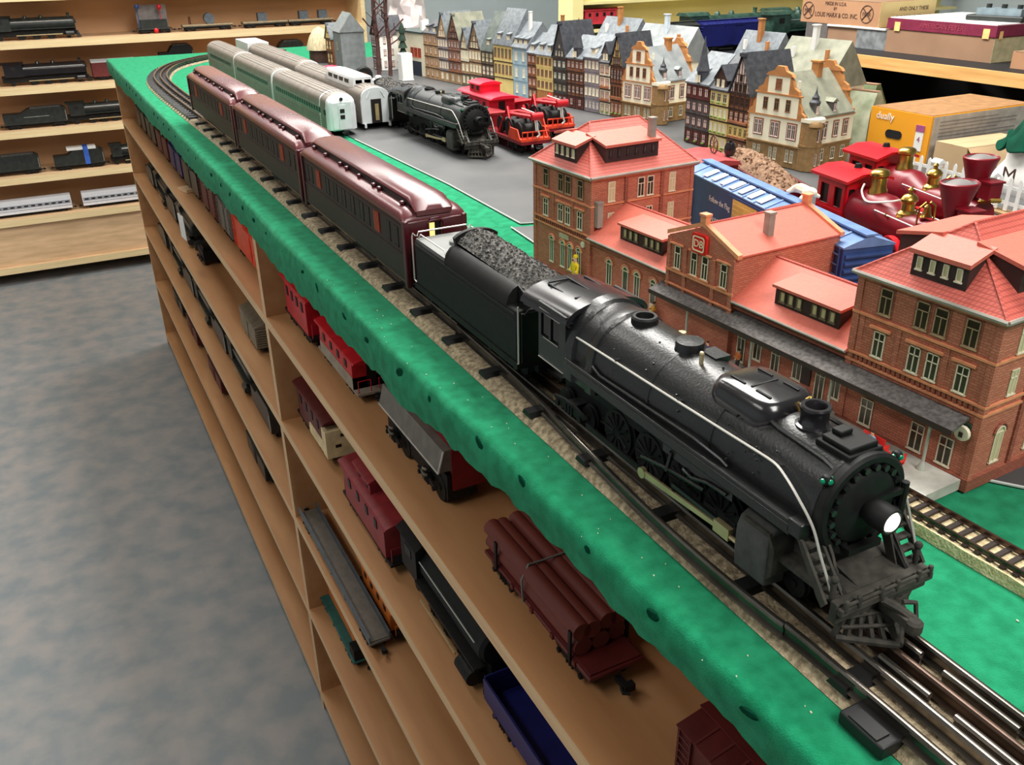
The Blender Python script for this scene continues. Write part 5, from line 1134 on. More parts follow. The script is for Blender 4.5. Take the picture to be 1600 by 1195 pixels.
def stepped(label, loc, rz, w, depth, rm):
    h = root('corner_house', label, 'house', loc, rz, 'cream corner houses with stepped gables')
    part('ground_storey', MB().box(0, 0, 0, depth, w, .037), M_stone, h)
    part('upper_storey', MB().box(-.0015, .0, .037, depth + .001, w, .083), M_cwall, h)
    for z in (.036, .081): part('cornice', MB().box(-.0032, -.002, z, depth + .002, w + .002, z + .0024), M_sand if z > .05 else M_stone, h)
    for q in range(3):
        c = w * (.20 + .30 * q)
        for s in (-1, 1):
            win(h, -.0006, c + s * .0052, .010, .0062, .020, 'cross', M_wf, M_pane); win(h, -.0022, c + s * .0046, .049, .0082, .024, 'cross', M_litp, M_pane)
        part('window_surround', MB().box(-.0021, c - .0108, .0465, -.0014, c + .0108, .0755), M_brownfr, h)
    for yy in (.0005, w - .0035):
        for q in range(6): part('quoin', MB().box(-.0026, yy + (.0012 if q % 2 else 0), .040 + q * .0068, -.0012, yy + .003 + (.0012 if q % 2 else 0), .0452 + q * .0068), M_sand, h)
    # stepped gable, front and back
    for x0, x1, f in ((-.003, .004, 1), (depth - .004, depth + .003, 0)):
        g = part('stepped_gable', MB().prism([(w * .13, .083), (w * .87, .083), (w * .87, .116), (w * .69, .122), (w * .69, .150), (w * .31, .150), (w * .31, .122), (w * .13, .116)], 'x', x0, x1), M_cwall if f else M_sand, h)
        part('gable_cap', MB().prism([(w * .26, .148), (w * .74, .148), (w * .70, .153), (w * .60, .157), (w * .56, .164), (w * .44, .164), (w * .40, .157), (w * .30, .153)], 'x', x0 - .001, x1), M_sand, g)
        for a, s in ((.13, -1), (.87, 1)):
            part('gable_scroll', MB().prism([(w * a, .083), (w * (a + s * .13), .083), (w * (a + s * .12), .090), (w * (a + s * .06), .094), (w * (a + s * .05), .102), (w * (a + s * .01), .108), (w * a, .116)], 'x', x0, x1 - .001), M_sand, g)
            part('gable_scroll', MB().prism([(w * a - s * w * .18, .120), (w * a, .120), (w * a - s * w * .02, .127), (w * a - s * w * .10, .132), (w * a - s * w * .13, .142), (w * a - s * w * .18, .148)], 'x', x0 - .0005, x1 - .001), M_sand, g)
        for z in (.1175,): part('gable_band', MB().box(x0 - .0012, w * .10, z, x1, w * .90, z + .0026), M_sand, g)
        if f:
            for q in range(3): win(h, x0 - .0004, w * (.30 + .20 * q), .0925, .0095, .0195, 'cross', M_brownfr, M_pane)
            win(h, x0 - .0004, w * .5, .1265, .0125, .0175, 'cross', M_brownfr, M_brw)
    part('house_roof', MB().prism([(-.003, .083), (-.003, .086), (w * .5, .152), (w + .003, .086), (w + .003, .083)], 'x', .003, depth - .003), rm, h)
    # corner bay with rounded pediment
    o8 = [(.020 * math.cos(a), .020 * math.sin(a)) for a in [2 * PI * k / 8 + PI / 8 for k in range(8)]]
    b = part('corner_bay', MB().prism([(x + .016, y - .002) for x, y in o8], 'z', 0, .083), M_stone, h)
    part('bay_cornice', MB().prism([(x * 1.06 + .016, y * 1.06 - .002) for x, y in o8], 'z', .040, .043), M_stone, b); part('bay_cornice', MB().prism([(x * 1.06 + .016, y * 1.06 - .002) for x, y in o8], 'z', .080, .086), M_cwall, b)
    part('bay_pediment', MB().lathe([(.013, 0), (.012, .006), (.008, .010), (.001, .0115)], (.010, -.012, .074), 12), M_stone, b)
    for s in (-1, 1): win(b, .016 + s * .0055, -.0207, .050, .0055, .020, 'plain', M_litp, pm('violet_pane', (70, 64, 110), .3)); win(b, .016 + s * .0055, -.0207, .010, .006, .020, 'cross', M_litp, M_pane)
    for x in (.052, .082, .108):
        if x < depth - .012:
            win(h, x, -.0006, .010, .010, .020, 'cross', M_wf, M_pane, axis='y'); part('window_surround', MB().box(x - .0075, -.0012, .0465, x + .0075, -.0002, .0755), M_brownfr, h); win(h, x, -.0014, .049, .011, .024, 'cross', M_litp, M_pane, axis='y')
    # dormers with dark onion caps
    for x in (.030, .075):
        d = part('dormer', MB().box(x - .005, .002, .086, x + .005, .020, .107), M_gw, h); win(d, x, .0016, .091, .006, .012, 'cross', M_litp, pm('violet_pane', (70, 64, 110), .3), axis='y')
        if x < .05: part('onion_cap', MB().lathe([(.009, .106), (.0095, .109), (.006, .113), (.0062, .117), (.003, .121), (.001, .128), (.0003, .134)], (x, .008, 0), 10), M_slated, d)
        else: part('dormer_roof', MB().prism([(x - .008, .106), (x, .112), (x + .008, .106)], 'y', .000, .026), rm, d)
    part('roof_vent', MB().box(.02, w * .30, .126, .024, w * .34, .140), M_lit, h); c = part('chimney', MB().box(depth * .62, w * .40, .14, depth * .62 + .012, w * .52, .166), M_sand, h); part('chimney_cap', MB().box(depth * .62 - .001, w * .38, .164, depth * .62 + .013, w * .54, .167), M_sand, c)
    return h
HZ = T + .0032
stepped('cream corner house with stepped gable behind the gravel car', (.874, 1.128, HZ), math.radians(7), .122, .128, M_roofgr)
L_, P_, N_ = M_lit, M_litp, M_pane; WF = M_wf
gA = math.radians(0); gB = math.radians(7.4)
house('town house with brown and white timbered gable beside the nearest cream corner house', (.864, 1.252, HZ), gA, .054, .10, .112, .178, [(M_brw, 4, M_brw, M_lit, 'p'), (M_ywall, 4, M_ywall, N_, 'b'), (M_brw, 4, M_brw, P_, 'tb'), (M_brw, 4, M_beam, N_, 't')], 'gable', M_slated, gwall=P_, gtimber=True)
house('yellow town house with green window boxes and a dark gabled dormer', (.862, 1.308, HZ), gA, .050, .10, .112, .165, [(M_ywall, 3, WF, P_, 'p'), (M_ywall, 4, WF, L_, 'p'), (M_ywall, 4, WF, L_, 'p'), (M_ywall, 3, WF, N_, 'p')], 'eave', M_slated, dorm='gable', gwall=M_beam)
house('maroon and slate town house with grey pointed spire', (.861, 1.360, HZ), gA, .070, .10, .116, .165, [(M_maroonw, 3, M_maroonw, P_, 'tp'), (M_gw, 4, M_maroonw, P_, ''), (M_gw, 4, M_maroonw, P_, ''), (M_maroonw, 4, M_maroonw, P_, '')], 'eave', M_slate, dorm=1, spire=.196)
stepped('cream corner house with stepped gable farther back, beside the yellow timbered house', (.914, 1.610, HZ), math.radians(9), .100, .118, M_roofbl)
B = lambda t: (.9055 - .13 * (t - 1.66) , t, HZ)
house('town house with tall yellow and black timbered gable beside the farther cream corner house', B(1.708), gB, .040, .09, .112, .177, [(M_brw, 3, M_brw, P_, 'p'), (M_brw, 4, M_beam, N_, 'b'), (M_brw, 4, M_beam, P_, 't')], 'gable', M_slated, gwall=M_ywall, gtimber=True)
house('narrow cream town house with balconies between the lavender and timbered houses', B(1.750), gB, .034, .09, .116, .150, [(M_cwall, 2, M_brw, L_, 'p'), (M_cwall, 2, M_brw, P_, 'b'), (M_cwall, 2, M_brw, P_, 'b'), (M_cwall, 2, M_brw, P_, '')], 'eave', M_slated, dorm='gable')
house('lavender grey town house with tall white windows', B(1.786), gB, .054, .09, .122, .166, [(M_lav, 4, M_lav, L_, ''), (M_lav, 4, WF, L_, ''), (M_lav, 4, WF, L_, ''), (M_lav, 4, WF, L_, '')], 'eave', M_slate, beam=False, dorm=1, gwall=M_cwall)
house('red brown half-timbered town house with dark twin spires', B(1.842), gB, .062, .09, .116, .160, [(M_maroonw, 2, M_beam, P_, 't'), (M_brw, 4, M_beam, P_, 't'), (M_brw, 4, M_beam, P_, 't'), (M_brw, 4, M_beam, P_, '')], 'eave', M_slate, dorm=0, spire=.200)
house('dark grey slate town house with steep gable', B(1.906), gB, .052, .09, .112, .190, [(M_maroonw, 3, M_gw, P_, ''), (M_dgw, 3, M_dgw, M_panel, ''), (M_dgw, 3, M_dgw, L_, ''), (M_dgw, 3, M_dgw, L_, '')], 'gable', M_slated, gwall=M_dgw)
house('bright yellow town house with brown windows and an orange chimney', B(1.960), gB, .066, .09, .113, .175, [(M_sand, 0, WF, L_, ''), (M_ywall, 4, M_brw, M_olive, ''), (M_ywall, 4, M_brw, M_olive, ''), (M_ywall, 4, M_brw, M_olive, '')], 'eave', M_slate, dorm=2, chim=(M_sand, .05, .03, .196), beam=False)
house('narrow brown town house between the bright yellow and pale blue houses', B(2.028), gB, .034, .09, .114, .155, [(M_brw, 2, M_brw, L_, ''), (M_brw, 2, M_brw, P_, ''), (M_brw, 2, M_brw, P_, ''), (M_brw, 2, M_brw, P_, '')], 'eave', M_slate, dorm=1)
house('pale blue town house with white windows', B(2.064), gB, .064, .09, .122, .178, [(M_bwall, 2, WF, L_, ''), (M_bwall, 2, WF, L_, ''), (M_bwall, 2, WF, L_, '')], 'eave', M_slate, dorm=3, chim=(M_white, .03, .03, .20), beam=False)
house('wide yellow town house with rows of small brown windows beside the pale blue house', B(2.130), gB, .084, .09, .124, .205, [(M_ywall, 0, WF, L_, ''), (M_ywall, 5, M_brw, M_olive, ''), (M_ywall, 5, M_brw, M_olive, '')], 'eave', M_slate, dorm=2)
house('grey timbered town house with tall dark roof', B(2.216), gB, .056, .09, .104, .195, [(M_olive, 3, WF, M_panel, 't'), (M_olive, 3, WF, P_, 't'), (M_olive, 3, WF, M_panel, 't')], 'eave', mat('moss_slate', (84, 92, 88), .6, rgb2=(104, 112, 106), scale=60), dorm=1)
house('tan town house with a pointed timbered gable', B(2.274), gB, .060, .09, .104, .172, [(M_olive, 3, WF, L_, ''), (M_tanw, 4, WF, L_, ''), (M_tanw, 4, WF, L_, '')], 'gable', M_slate, gwall=M_tanw, gtimber=True)
house('narrow cream and tan town house with small gable', B(2.336), gB, .040, .09, .100, .152, [(M_olive, 2, WF, L_, ''), (M_tanw, 2, WF, L_, ''), (M_cwall, 2, WF, L_, '')], 'gable', M_slate, gwall=M_tanw)
house('pinkish brown town house with tall patterned gable', B(2.378), gB, .062, .09, .122, .186, [(M_tanw, 2, WF, P_, ''), (M_pinkw, 3, M_beam, P_, 'b'), (M_pinkw, 3, M_beam, P_, 'b'), (M_pinkw, 4, M_beam, P_, '')], 'gable', M_roofgr, gwall=M_pinkw, gtimber=True)
house('greyish town house with small tan gable', B(2.442), gB, .054, .09, .122, .186, [(M_tanw, 2, WF, L_, ''), (M_lav, 4, WF, P_, ''), (M_lav, 4, WF, P_, ''), (M_lav, 4, WF, P_, '')], 'gable', M_slate, gwall=M_tanw)
house('tan town house with dark brown shutters at the far end of the row', B(2.498), gB, .080, .09, .128, .160, [(M_tanw, 3, M_brw, L_, ''), (M_tanw, 3, M_brw, P_, ''), (M_tanw, 3, M_brw, L_, ''), (M_tanw, 3, M_brw, P_, '')], 'eave', M_slated, dorm=2)
# ---- roofs of the houses standing behind the row
def back_house(label, loc, rz, w, d, eave, apex, rm, cm, extra=None):
    h = root('town_house', label, 'house', loc, rz, 'houses behind the long row')
    part('wall_block', MB().box(0, 0, 0, d, w, eave), M_cwall, h); part('pitched_roof', MB().prism([(-.004, eave), (d / 2, apex), (d + .004, eave), (d + .004, eave - .002), (-.004, eave - .002)], 'y', -.002, w + .002), rm, h)
    c = part('chimney', MB().box(d * .36, w * .50, apex - .03, d * .36 + .010, w * .50 + .009, apex + .022), cm, h); part('chimney_cap', MB().box(d * .36 - .001, w * .49, apex + .022, d * .36 + .011, w * .52 + .009, apex + .024), cm, c)
    for q in (.2, .78): part('roof_vent', MB().box(d * .25, w * q, apex - .035, d * .25 + .006, w * q + .006, apex - .016), M_sand if q < .5 else M_white, h)
    for q in range(3): win(h, -.0003, w * (q + .5) / 3, eave * .55, .012, .020, 'cross', WF, M_pane)
back_house('back house with wide grey roof and tall white chimney behind the nearest cream corner house', (1.02, 1.235, HZ), math.radians(6), .135, .11, .110, .188, M_roofgr, M_white)
back_house('back house with grey roof and orange chimney behind the maroon and slate house', (1.02, 1.40, HZ), math.radians(6), .10, .10, .110, .190, M_slate, M_sand)
back_house('back house with long blue grey roof and pale chimney behind the farther cream corner house', (1.06, 1.72, HZ), math.radians(8), .17, .10, .105, .178, M_roofbl, pm('pale_blue_white', (214, 226, 236), .5))
back_house('back house with blue grey roof and short orange chimney behind the lavender house', (1.04, 1.91, HZ), math.radians(8), .13, .10, .110, .186, M_slate, M_sand)
# ---- far left end of the town
gb = root('garage_house', 'cream model garage with red windows at the far end of the row', 'house', (.790, 2.590, HZ), gB)
part('wall_block', MB().box(0, 0, 0, .09, .165, .118), M_cwall, gb); part('flat_roof', MB().box(-.004, -.004, .118, .094, .169, .123), pm('dark_teal_roof', (60, 74, 72), .6), gb); part('door', MB().box(-.001, .022, .0, .0, .075, .040), pm('dark_navy', (40, 48, 66), .5), gb)
for q in range(3): win(gb, -.0005, .030 + q * .022, .052, .018, .026, 'cross', pm('window_red', (214, 84, 56), .5), M_winlit)
for q in range(3): part('chimney', MB().box(.03 + q * .018, .06 + q * .02, .123, .040 + q * .018, .072 + q * .02, .150), M_white, gb)
wt = root('pillar', 'plain white square pillar in front of the garage house', 'pillar', (.716, 2.56, HZ)); part('shaft', bev(part('shaft', MB().box(-.017, -.017, 0, .017, .017, .074), M_white, wt), .002) and MB().box(-.0175, -.0175, 0, .0175, .0175, .003), M_white, wt)
sb = root('slate_building', 'plain grey slab-sided model building with a steep slate roof', 'house', (.622, 2.86, HZ), math.radians(-4)); part('wall_block', MB().box(0, 0, 0, .075, .10, .115), pm('slab_grey', (118, 124, 124), .7), sb); part('pitched_roof', MB().prism([(-.004, .113), (.0375, .168), (.079, .113)], 'y', -.003, .103), pm('slab_grey', (118, 124, 124), .7), sb); win(sb, -.0005, .05, .06, .014, .022)
house('black and white timbered house beside the grey slab-sided building', (.728, 2.80, HZ), math.radians(4), .060, .08, .108, .158, [(M_white, 3, M_beam, P_, 't'), (M_white, 3, M_beam, P_, 't'), (M_white, 3, M_beam, P_, 't')], 'gable', M_slated, gp='half-timbered houses at the far end', gwall=M_beam)
house('small timbered house with orange gable between the thatched hut and grey building', (.640, 3.02, HZ), math.radians(4), .050, .06, .085, .130, [(M_brw, 2, M_ywall, L_, 't'), (M_brw, 2, M_ywall, L_, 't')], 'gable', M_slate, gp='half-timbered houses at the far end', gwall=M_sand)
th_ = root('thatched_hut', 'thatched hut with pale straw roof at the far end of the table', 'hut', (.640, 3.16, HZ)); part('wall', MB().lathe([(.040, 0), (.038, .05)], (0, 0, 0), 14), M_beam, th_); part('thatch', MB().lathe([(.046, .038), (.044, .05), (.034, .078), (.018, .102), (.002, .110)], (0, 0, 0), 18), mat('straw', (178, 164, 130), .9, rgb2=(210, 196, 160), scale=200, bump=.8, stretch=(1, 1, .1)), th_)
rk = root('rock_cliff', 'pale pinkish rock cliff behind the bare brown trees', 'rock', (.86, 2.90, HZ)); rnd = random.Random(31); rr = []
for j in range(9):
    z = j * .030; r = .070 * (1 - .3 * j / 8); rr.append([(r * 1.0 * math.cos(2 * PI * k / 14) * rnd.uniform(.75, 1.2), r * 1.25 * math.sin(2 * PI * k / 14) * rnd.uniform(.75, 1.2), z + rnd.uniform(-.008, .008)) for k in range(14)])
rr[0] = [(x, y, 0) for x, y, z in rr[0]]
part('rock_face', MB().rings(rr), mat('pink_rock', (196, 182, 182), .85, rgb2=(226, 216, 212), scale=26), rk, ang=15)
def bare_tree(label, loc, h, seed):
    t = root('bare_tree', label, 'tree', loc, 0, 'bare brown trees by the pale rock'); r_ = random.Random(seed); m = pm('bark', (84, 54, 50), .8, var=.3)
    part('trunk', MB().tube([(0, 0, 0), (.003, .002, h * .35), (-.002, .003, h * .7), (.002, 0, h)], .0065, 8), m, t)
    for k in range(9):
        z = h * (.35 + .07 * k); a = r_.uniform(0, 2 * PI); l = r_.uniform(.03, .06); p = (0, 0, z); q = (l * .5 * math.cos(a), l * .5 * math.sin(a), z + l * .3); e = (l * math.cos(a + .3), l * math.sin(a + .3), z + l * .8)
        b = part('branch', MB().tube([p, q, e], .0022, 5), m, t); part('twig', MB().tube([q, (q[0] + .02 * math.cos(a - .9), q[1] + .02 * math.sin(a - .9), q[2] + .018)], .0012, 4), m, b)
bare_tree('bare brown tree with thick trunk left of the white pillar, nearest the silver cars', (.690, 2.72, HZ), .26, 1)
bare_tree('bare brown tree close behind the white pillar', (.712, 2.68, HZ), .24, 2)
pc = root('toy_car', 'small pinkish red toy car beside the dome coach', 'car', (.545, 2.72, HZ), .3); part('body', bev(part('body_shell', MB().prism([(-.035, .008), (.035, .008), (.036, .020), (.020, .024), (.010, .036), (-.018, .036), (-.030, .024), (-.036, .020)], 'y', -.016, .016), pm('pink_red', (206, 40, 78), .3), pc), .003) and MB().box(-.016, -.0165, .025, .010, .0165, .034), M_windk, pc)
for x in (-.022, .022):
    for y in (-.0165, .0165): part('wheel', MB().cyl((x, y - .002, .007), (x, y + .002, .007), .007, n=12), M_locod, pc)
tr_ = root('toy_tire', 'black rubber toy tire standing beside the dome coach', 'tire', (.575, 2.52, HZ)); tm_ = MB(); tm_.lathe([(.012, -.007), (.022, -.008), (.026, -.003), (.026, .003), (.022, .008), (.012, .007), (.012, -.007)], (0, 0, .026), 22, 0, 'y', cap=False); part('tread', tm_, M_locod, tr_); part('hub', MB().cyl((0, -.004, .026), (0, .004, .026), .013, n=16), M_brown, tr_)  # upright toy tire with a brown hub
cn = root('conifer', 'small dark green conifer rising behind the white pillar', 'tree', (.742, 2.64, HZ)); part('trunk', MB().cyl((0, 0, 0), (0, 0, .05), .004, n=8), M_beam, cn)
for k in range(5): part('bough', MB().lathe([(.020 - .003 * k, .040 + .020 * k), (.009, .052 + .020 * k), (.002, .070 + .020 * k)], (0, 0, 0), 11), mat('fir_green', (30, 48, 40), .9, rgb2=(44, 64, 50), scale=200), cn)
# ================================================================ trains stored on the table shelves
CX = .074
def flatcar(name, label, loc, rz, m, L=.2, gp=None, cat='flatcar'):
    c = root(name, label, cat, loc, rz, gp); part('deck', bev(part('deck_edge', MB().box(-.0275, 0, .017, .0275, L, .021), m, c), .0008) and MB().box(-.025, .003, .021, .025, L - .003, .0225), m, c)
    for s in (-1, 1):
        for q in range(5): part('stake_pocket', MB().cbox((s * .028, L * (.12 + .19 * q), .019), (.002, .005, .005)), m, c)
    part('frame', MB().box(-.010, .01, .008, .010, L - .01, .017), M_locod, c); truck(c, .036); truck(c, L - .036); coupler(c, 0, -1); coupler(c, L, 1); return c
lg = flatcar('log_car', 'dark flatcar loaded with reddish brown logs held by a rubber band on the top shelf', (CX, .462, SZ[4]), 0, M_rust, .20, None, 'log car')
M_log = mat('red_brown_log', (98, 40, 32), .6, rgb2=(122, 54, 42), scale=30, stretch=(1, .1, 1)); lm_ = MB().cyl((0, 0, 0), (0, .172, 0), .0088, n=12).mesh('log', M_log)
for x, z in ((-.018, .0315), (0, .0315), (.018, .0315), (-.009, .0465), (.009, .0465), (-.0195, .048), (.0195, .047)): part('log', lm_, None, lg, (x, .026 + .003 * (x > 0), z))
part('rubber_band', MB().tube([(-.0285, .115, .018), (-.0300, .115, .044), (-.022, .116, .058), (0, .117, .0565), (.022, .118, .0565), (.030, .118, .044), (.0285, .118, .018)], .0011, 6), pm('band_grey', (120, 122, 118), .4), lg)
for s in (-1, 1):
    for y in (.03, .17): part('stake', MB().box(s * .029 - .001, y - .002, .018, s * .029 + .001, y + .002, .05), M_locod, lg)
# red and grey tank-like car with big sprung trucks
rg_ = root('dump_car', 'red car with dull grey slanted side and sprung trucks on the top shelf', 'freight car', (CX, .775, SZ[4]))
part('grey_side', MB().prism([(-.028, .048), (-.010, .048), (-.004, .074), (-.021, .074)], 'y', 0, .19), M_grey, rg_); part('red_body', MB().prism([(-.012, .022), (.030, .022), (.030, .085), (.016, .094), (-.006, .090), (-.012, .070)], 'y', -.002, .194), M_redd, rg_)
part('side_edge', MB().tube([(-.028, 0, .048), (-.028, .19, .048)], .0013, 6), pm('pale_edge', (190, 184, 174), .5), rg_); part('side_edge', MB().tube([(-.028, 0, .048), (-.0205, 0, .074)], .0013, 6), pm('pale_edge', (190, 184, 174), .5), rg_)
part('frame', MB().box(-.018, 0, .010, .018, .19, .042), M_locod, rg_)
for y in (.042, .15):
    t = truck(rg_, y, .042, .0165, .019)
    part('coil_spring', MB().tube([(-.0285 - .0022 * math.cos(a), y + .0055 * math.sin(a), .020 + .0012 * a) for a in [i * .5 for i in range(26)]], .0011, 5), pm('dull_spring', (120, 110, 96), .4), t)
caboose('caboose', 'red caboose with pale grey lower side on the top shelf left of the log car', (CX, 1.06, SZ[4]), 0, M_red, False, .19, lower=pm('pale_grey_side', (160, 150, 134), .6))
caboose('caboose', 'dull red caboose next to the shelf divider on the top shelf', (CX, 1.262, SZ[4]), 0, M_red, True, .165, sc=(1.22, .98, 1.35))
RM = [('orange red boxcar left of the shelf divider on the top shelf', 1.545, M_redo, .30), ('dark grey boxcar on the top shelf beyond the orange red one', 1.87, M_grey, .14), ('maroon boxcar on the top shelf beyond the dark grey one', 2.03, M_rust, .20)]
for lb, y, m, L in RM: boxcar('boxcar', lb, (CX, y, SZ[4]), 0, m, m, m, L, None, (1, 1, 1.08))
TG = 'dark cars at the far end of the top shelf'
for i, (y, m, L) in enumerate(((2.27, M_gun, .22), (2.52, M_navy, .20), (2.76, M_rust, .22), (3.02, M_gun, .20), (3.26, M_gun, .22))):
    boxcar('boxcar', ['dark gunmetal boxcar behind the maroon one, top shelf', 'dark navy boxcar far down the top shelf', 'dark red boxcar far down the top shelf, beyond the navy one', 'dark gunmetal boxcar second from the far panel, top shelf', 'dark gunmetal boxcar right at the far panel, top shelf'][i], (CX, y, SZ[4]), 0, m, m, m, L, TG, None, False)
wb = root('wood_block', 'small pale wood block lying on the top shelf edge', 'block', (.044, 2.43, SZ[4]), .25); part('block', bev(part('chip', MB().box(-.016, -.028, 0, .016, .028, .004), M_pine, wb), .001) and MB().box(-.015, -.027, .004, .015, .027, .008), M_pine, wb)
boxcar('boxcar', 'added dark maroon boxcar filling the dark near corner of the top shelf', (CX + .014, .13, SZ[4]), 0, M_rust, M_rust, M_rust, .235, None, (1, 1, .75))  # boxcar added to stand for a dark patch in the near corner
# second shelf
blue = flatcar('blue_gondola', 'dark blue gondola on the second shelf at the near end', (CX - .004, .44, SZ[3]), 0, M_navy, .225, None, 'gondola')
for s in (-1, 1): part('side_wall', MB().box(s * .0275 - .0012, 0, .021, s * .0275 + .0012, .225, .050), M_navy, blue)
for y in (0, .223): part('end_wall', MB().box(-.0275, y, .021, .0275, y + .002, .053), M_navy, blue)
def small_engine(label, loc, rz, L=.23, gp=None, sc=None, m=None, name='black_locomotive'):
    """compact dark steam engine for the shelves"""
    e = root(name, label, 'locomotive', loc, rz, gp, sc); m = m or M_gun; zc = .056
    b = MB(); b.cyl((0, .004, zc), (0, L * .74, zc), .024, n=20).cyl((0, 0, zc), (0, .004, zc), .020, .024, n=20); part('boiler', b, m, e)
    part('smokestack', MB().lathe([(.0085, -.004), (.006, .002), (.0065, .012), (.0075, .014)], (0, .022, zc + .023), 12), m, e)
    for y in (.38, .56): part('dome', MB().lathe([(.010, -.005), (.009, .004), (.006, .009), (.001, .0105)], (0, L * y, zc + .0225), 14), m, e)
    c = part('cab', MB().box(-.028, L * .74, .034, .028, L * .96, .082), m, e); part('cab_roof', MB().prism([(-.030, .081), (-.018, .089), (.018, .089), (.030, .081)], 'y', L * .72, L), m, e)
    for s in (-1, 1):
        part('cab_window', MB().cbox((s * .0283, L * .85, .066), (.001, .020, .013)), M_windk, c); part('running_board', MB().box(*sorted((s * .031, s * .016))[:1], .0, .038, sorted((s * .031, s * .016))[1], L * .74, .041), m, e)
        part('cylinder', MB().cyl((s * .026, .012, .018), (s * .026, .046, .018), .0095, n=14), m, e); part('side_rod', MB().box(s * .0285 - .0008, .06, .0155, s * .0285 + .0008, L * .70, .0190), M_nickel, e); part('handrail', MB().tube([(s * .0245, .012, zc + .010), (s * .0245, L * .73, zc + .010)], .0008, 5), M_chrome, e)
    part('pilot', MB().prism([(-.018, .004), (0, .004), (0, .026), (-.006, .026)], 'x', -.022, .022), m, e); part('headlight', MB().cyl((0, -.006, zc + .004), (0, .002, zc + .004), .0065, n=12), m, e); part('frame', MB().box(-.012, 0, .012, .012, L, .038), M_locod, e)
    wheels(e, .0175, [L * q for q in (.30, .47, .64)], .0165, 10, 'driver_wheel'); wheels(e, .0165, (L * .1, L * .88), .0085)
    return e
def small_tender(label, loc, rz, L=.19, gp=None, sc=None, m=None, lettered=False):
    t = root('black_tender', label, 'tender', loc, rz, gp, sc); m = m or M_gun
    part('tank', MB().prism([(0, .018), (L, .018), (L, .060), (L * .72, .060), (L * .60, .076), (.012, .078), (0, .070)], 'x', -.0285, .0285), m, t); part('coal_load', MB().box(-.022, .02, .076, .022, L * .56, .081), M_coal, t)
    for s in (-1, 1):
        part('handrail', MB().tube([(s * .029, .004, .024), (s * .029, .004, .062)], .0009, 5), M_chrome, t)
        if lettered: part('letter_stripe', MB().box(s * .0286 - .0003, L * .28, .044, s * .0286 + .0003, L * .68, .047), pm('dull_lettering', (120, 122, 118), .6), t)
    part('frame', MB().box(-.012, 0, .008, .012, L, .019), M_locod, t); truck(t, .042, .040, .009, .0165, axles=3); truck(t, L - .042, .040, .009, .0165, axles=3); coupler(t, 0, -1); coupler(t, L, 1)
    return t
small_engine('black steam engine on the second shelf between the blue gondola and maroon caboose', (CX, .685, SZ[3]), 0, .24, sc=(1.12, 1, 1.1), m=M_locod)
caboose('caboose', 'maroon caboose with dark windows on the second shelf beside the black engine', (CX - .008, .935, SZ[3]), 0, pm('dull_maroon', (140, 40, 46), .5), True, .21, sc=(1.25, 1, 1.25))
k = caboose('caboose', 'maroon caboose with a cream lower end on the second shelf right of the divider', (CX, 1.25, SZ[3]), 0, M_rust, False, .19, sc=(1.2, 1, 1.3))
part('cream_end', MB().box(-.0285, -.003, .014, .0285, .020, .052), M_creamp, k, label='cream end panel'); part('cream_side', MB().box(-.0286, .015, .0155, -.0268, .10, .030), M_creamp, k)
for x, z in ((-.012, .030), (.010, .040), (-.004, .044)): part('end_opening', MB().cbox((x, -.0034, z), (.008, .001, .004)), M_windk, k)
gb_ = boxcar('boxcar', 'small olive grey boxcar alone on the second shelf left of the divider', (CX - .006, 1.76, SZ[3]), 0, M_olive, M_olive, M_olive, .15, None, (.95, 1, .8), False)
tl = root('motor_truck', 'black motor truck with a white paper tag hanging from the second shelf', 'toy part', (.072, 2.40, SZ[3]))
part('housing', bev(part('motor', MB().box(-.022, .01, .014, .022, .09, .040), M_locod, tl), .003, 3) and MB().box(-.018, .02, .040, .018, .06, .050), M_locod, tl); truck(tl, .05, .05, .014, .02)
tgw = root('paper_tag', 'blank white paper tag on a string below the top shelf edge', 'tag', (.006, 2.36, SZ[4] - .105), .1)
part('card', bev(part('card_face', MB().box(-.0012, -.026, 0, 0, .026, .062), M_white, tgw), .0006) and MB().box(-.0006, -.025, .001, .0006, .025, .063), M_white, tgw); part('string', MB().tube([(0, 0, .060), (-.002, .01, .085), (.004, .004, .092)], .0012, 5), pm('string_grey', (170, 160, 150), .8), tgw)
DG = 'dark trains far down the second shelf'
for i, (y, f) in enumerate(((2.58, 0), (2.84, 1), (3.06, 0), (3.34, 1))):
    lb = ['black engine just beyond the tagged motor truck, second shelf', 'black tender beyond the tagged motor truck, second shelf', 'black engine farther down the second shelf', 'black tender right at the far panel, second shelf'][i]
    (small_engine if f == 0 else small_tender)(lb, (CX, y, SZ[3]), 0, .23 if f == 0 else .19, DG)
# third shelf
gf = flatcar('long_flatcar', 'long grey flatcar with rails on the third shelf right of the divider', (.034, 1.03, SZ[2]), 0, M_grey, .40, None, 'flatcar'); gf.scale = (.62, 1, 1); 
for s in (-1, 1): part('side_rail', MB().box(s * .026 - .002, .0, .0225, s * .026 + .002, .40, .034), pm('blue_grey', (84, 92, 100), .5), gf)
caboose('caboose', 'orange yellow caboose behind the grey flatcar on the third shelf', (.085, 1.03, SZ[2]), 0, M_orange, True, .17)
DG3 = 'dark trains on the third shelf left of the divider'
for i, (y, f) in enumerate(((1.76, 1), (1.99, 0), (2.25, 1), (2.48, 0), (2.74, 1), (2.97, 0), (3.3, 1))):
    lb = '%s black %s counted from the divider towards the far panel, third shelf' % (('first', 'first', 'second', 'second', 'third', 'third', 'fourth')[i], 'tender' if f else 'engine')
    (small_engine if f == 0 else small_tender)(lb, (CX, y, SZ[2]), 0, .23 if f == 0 else .19, DG3)
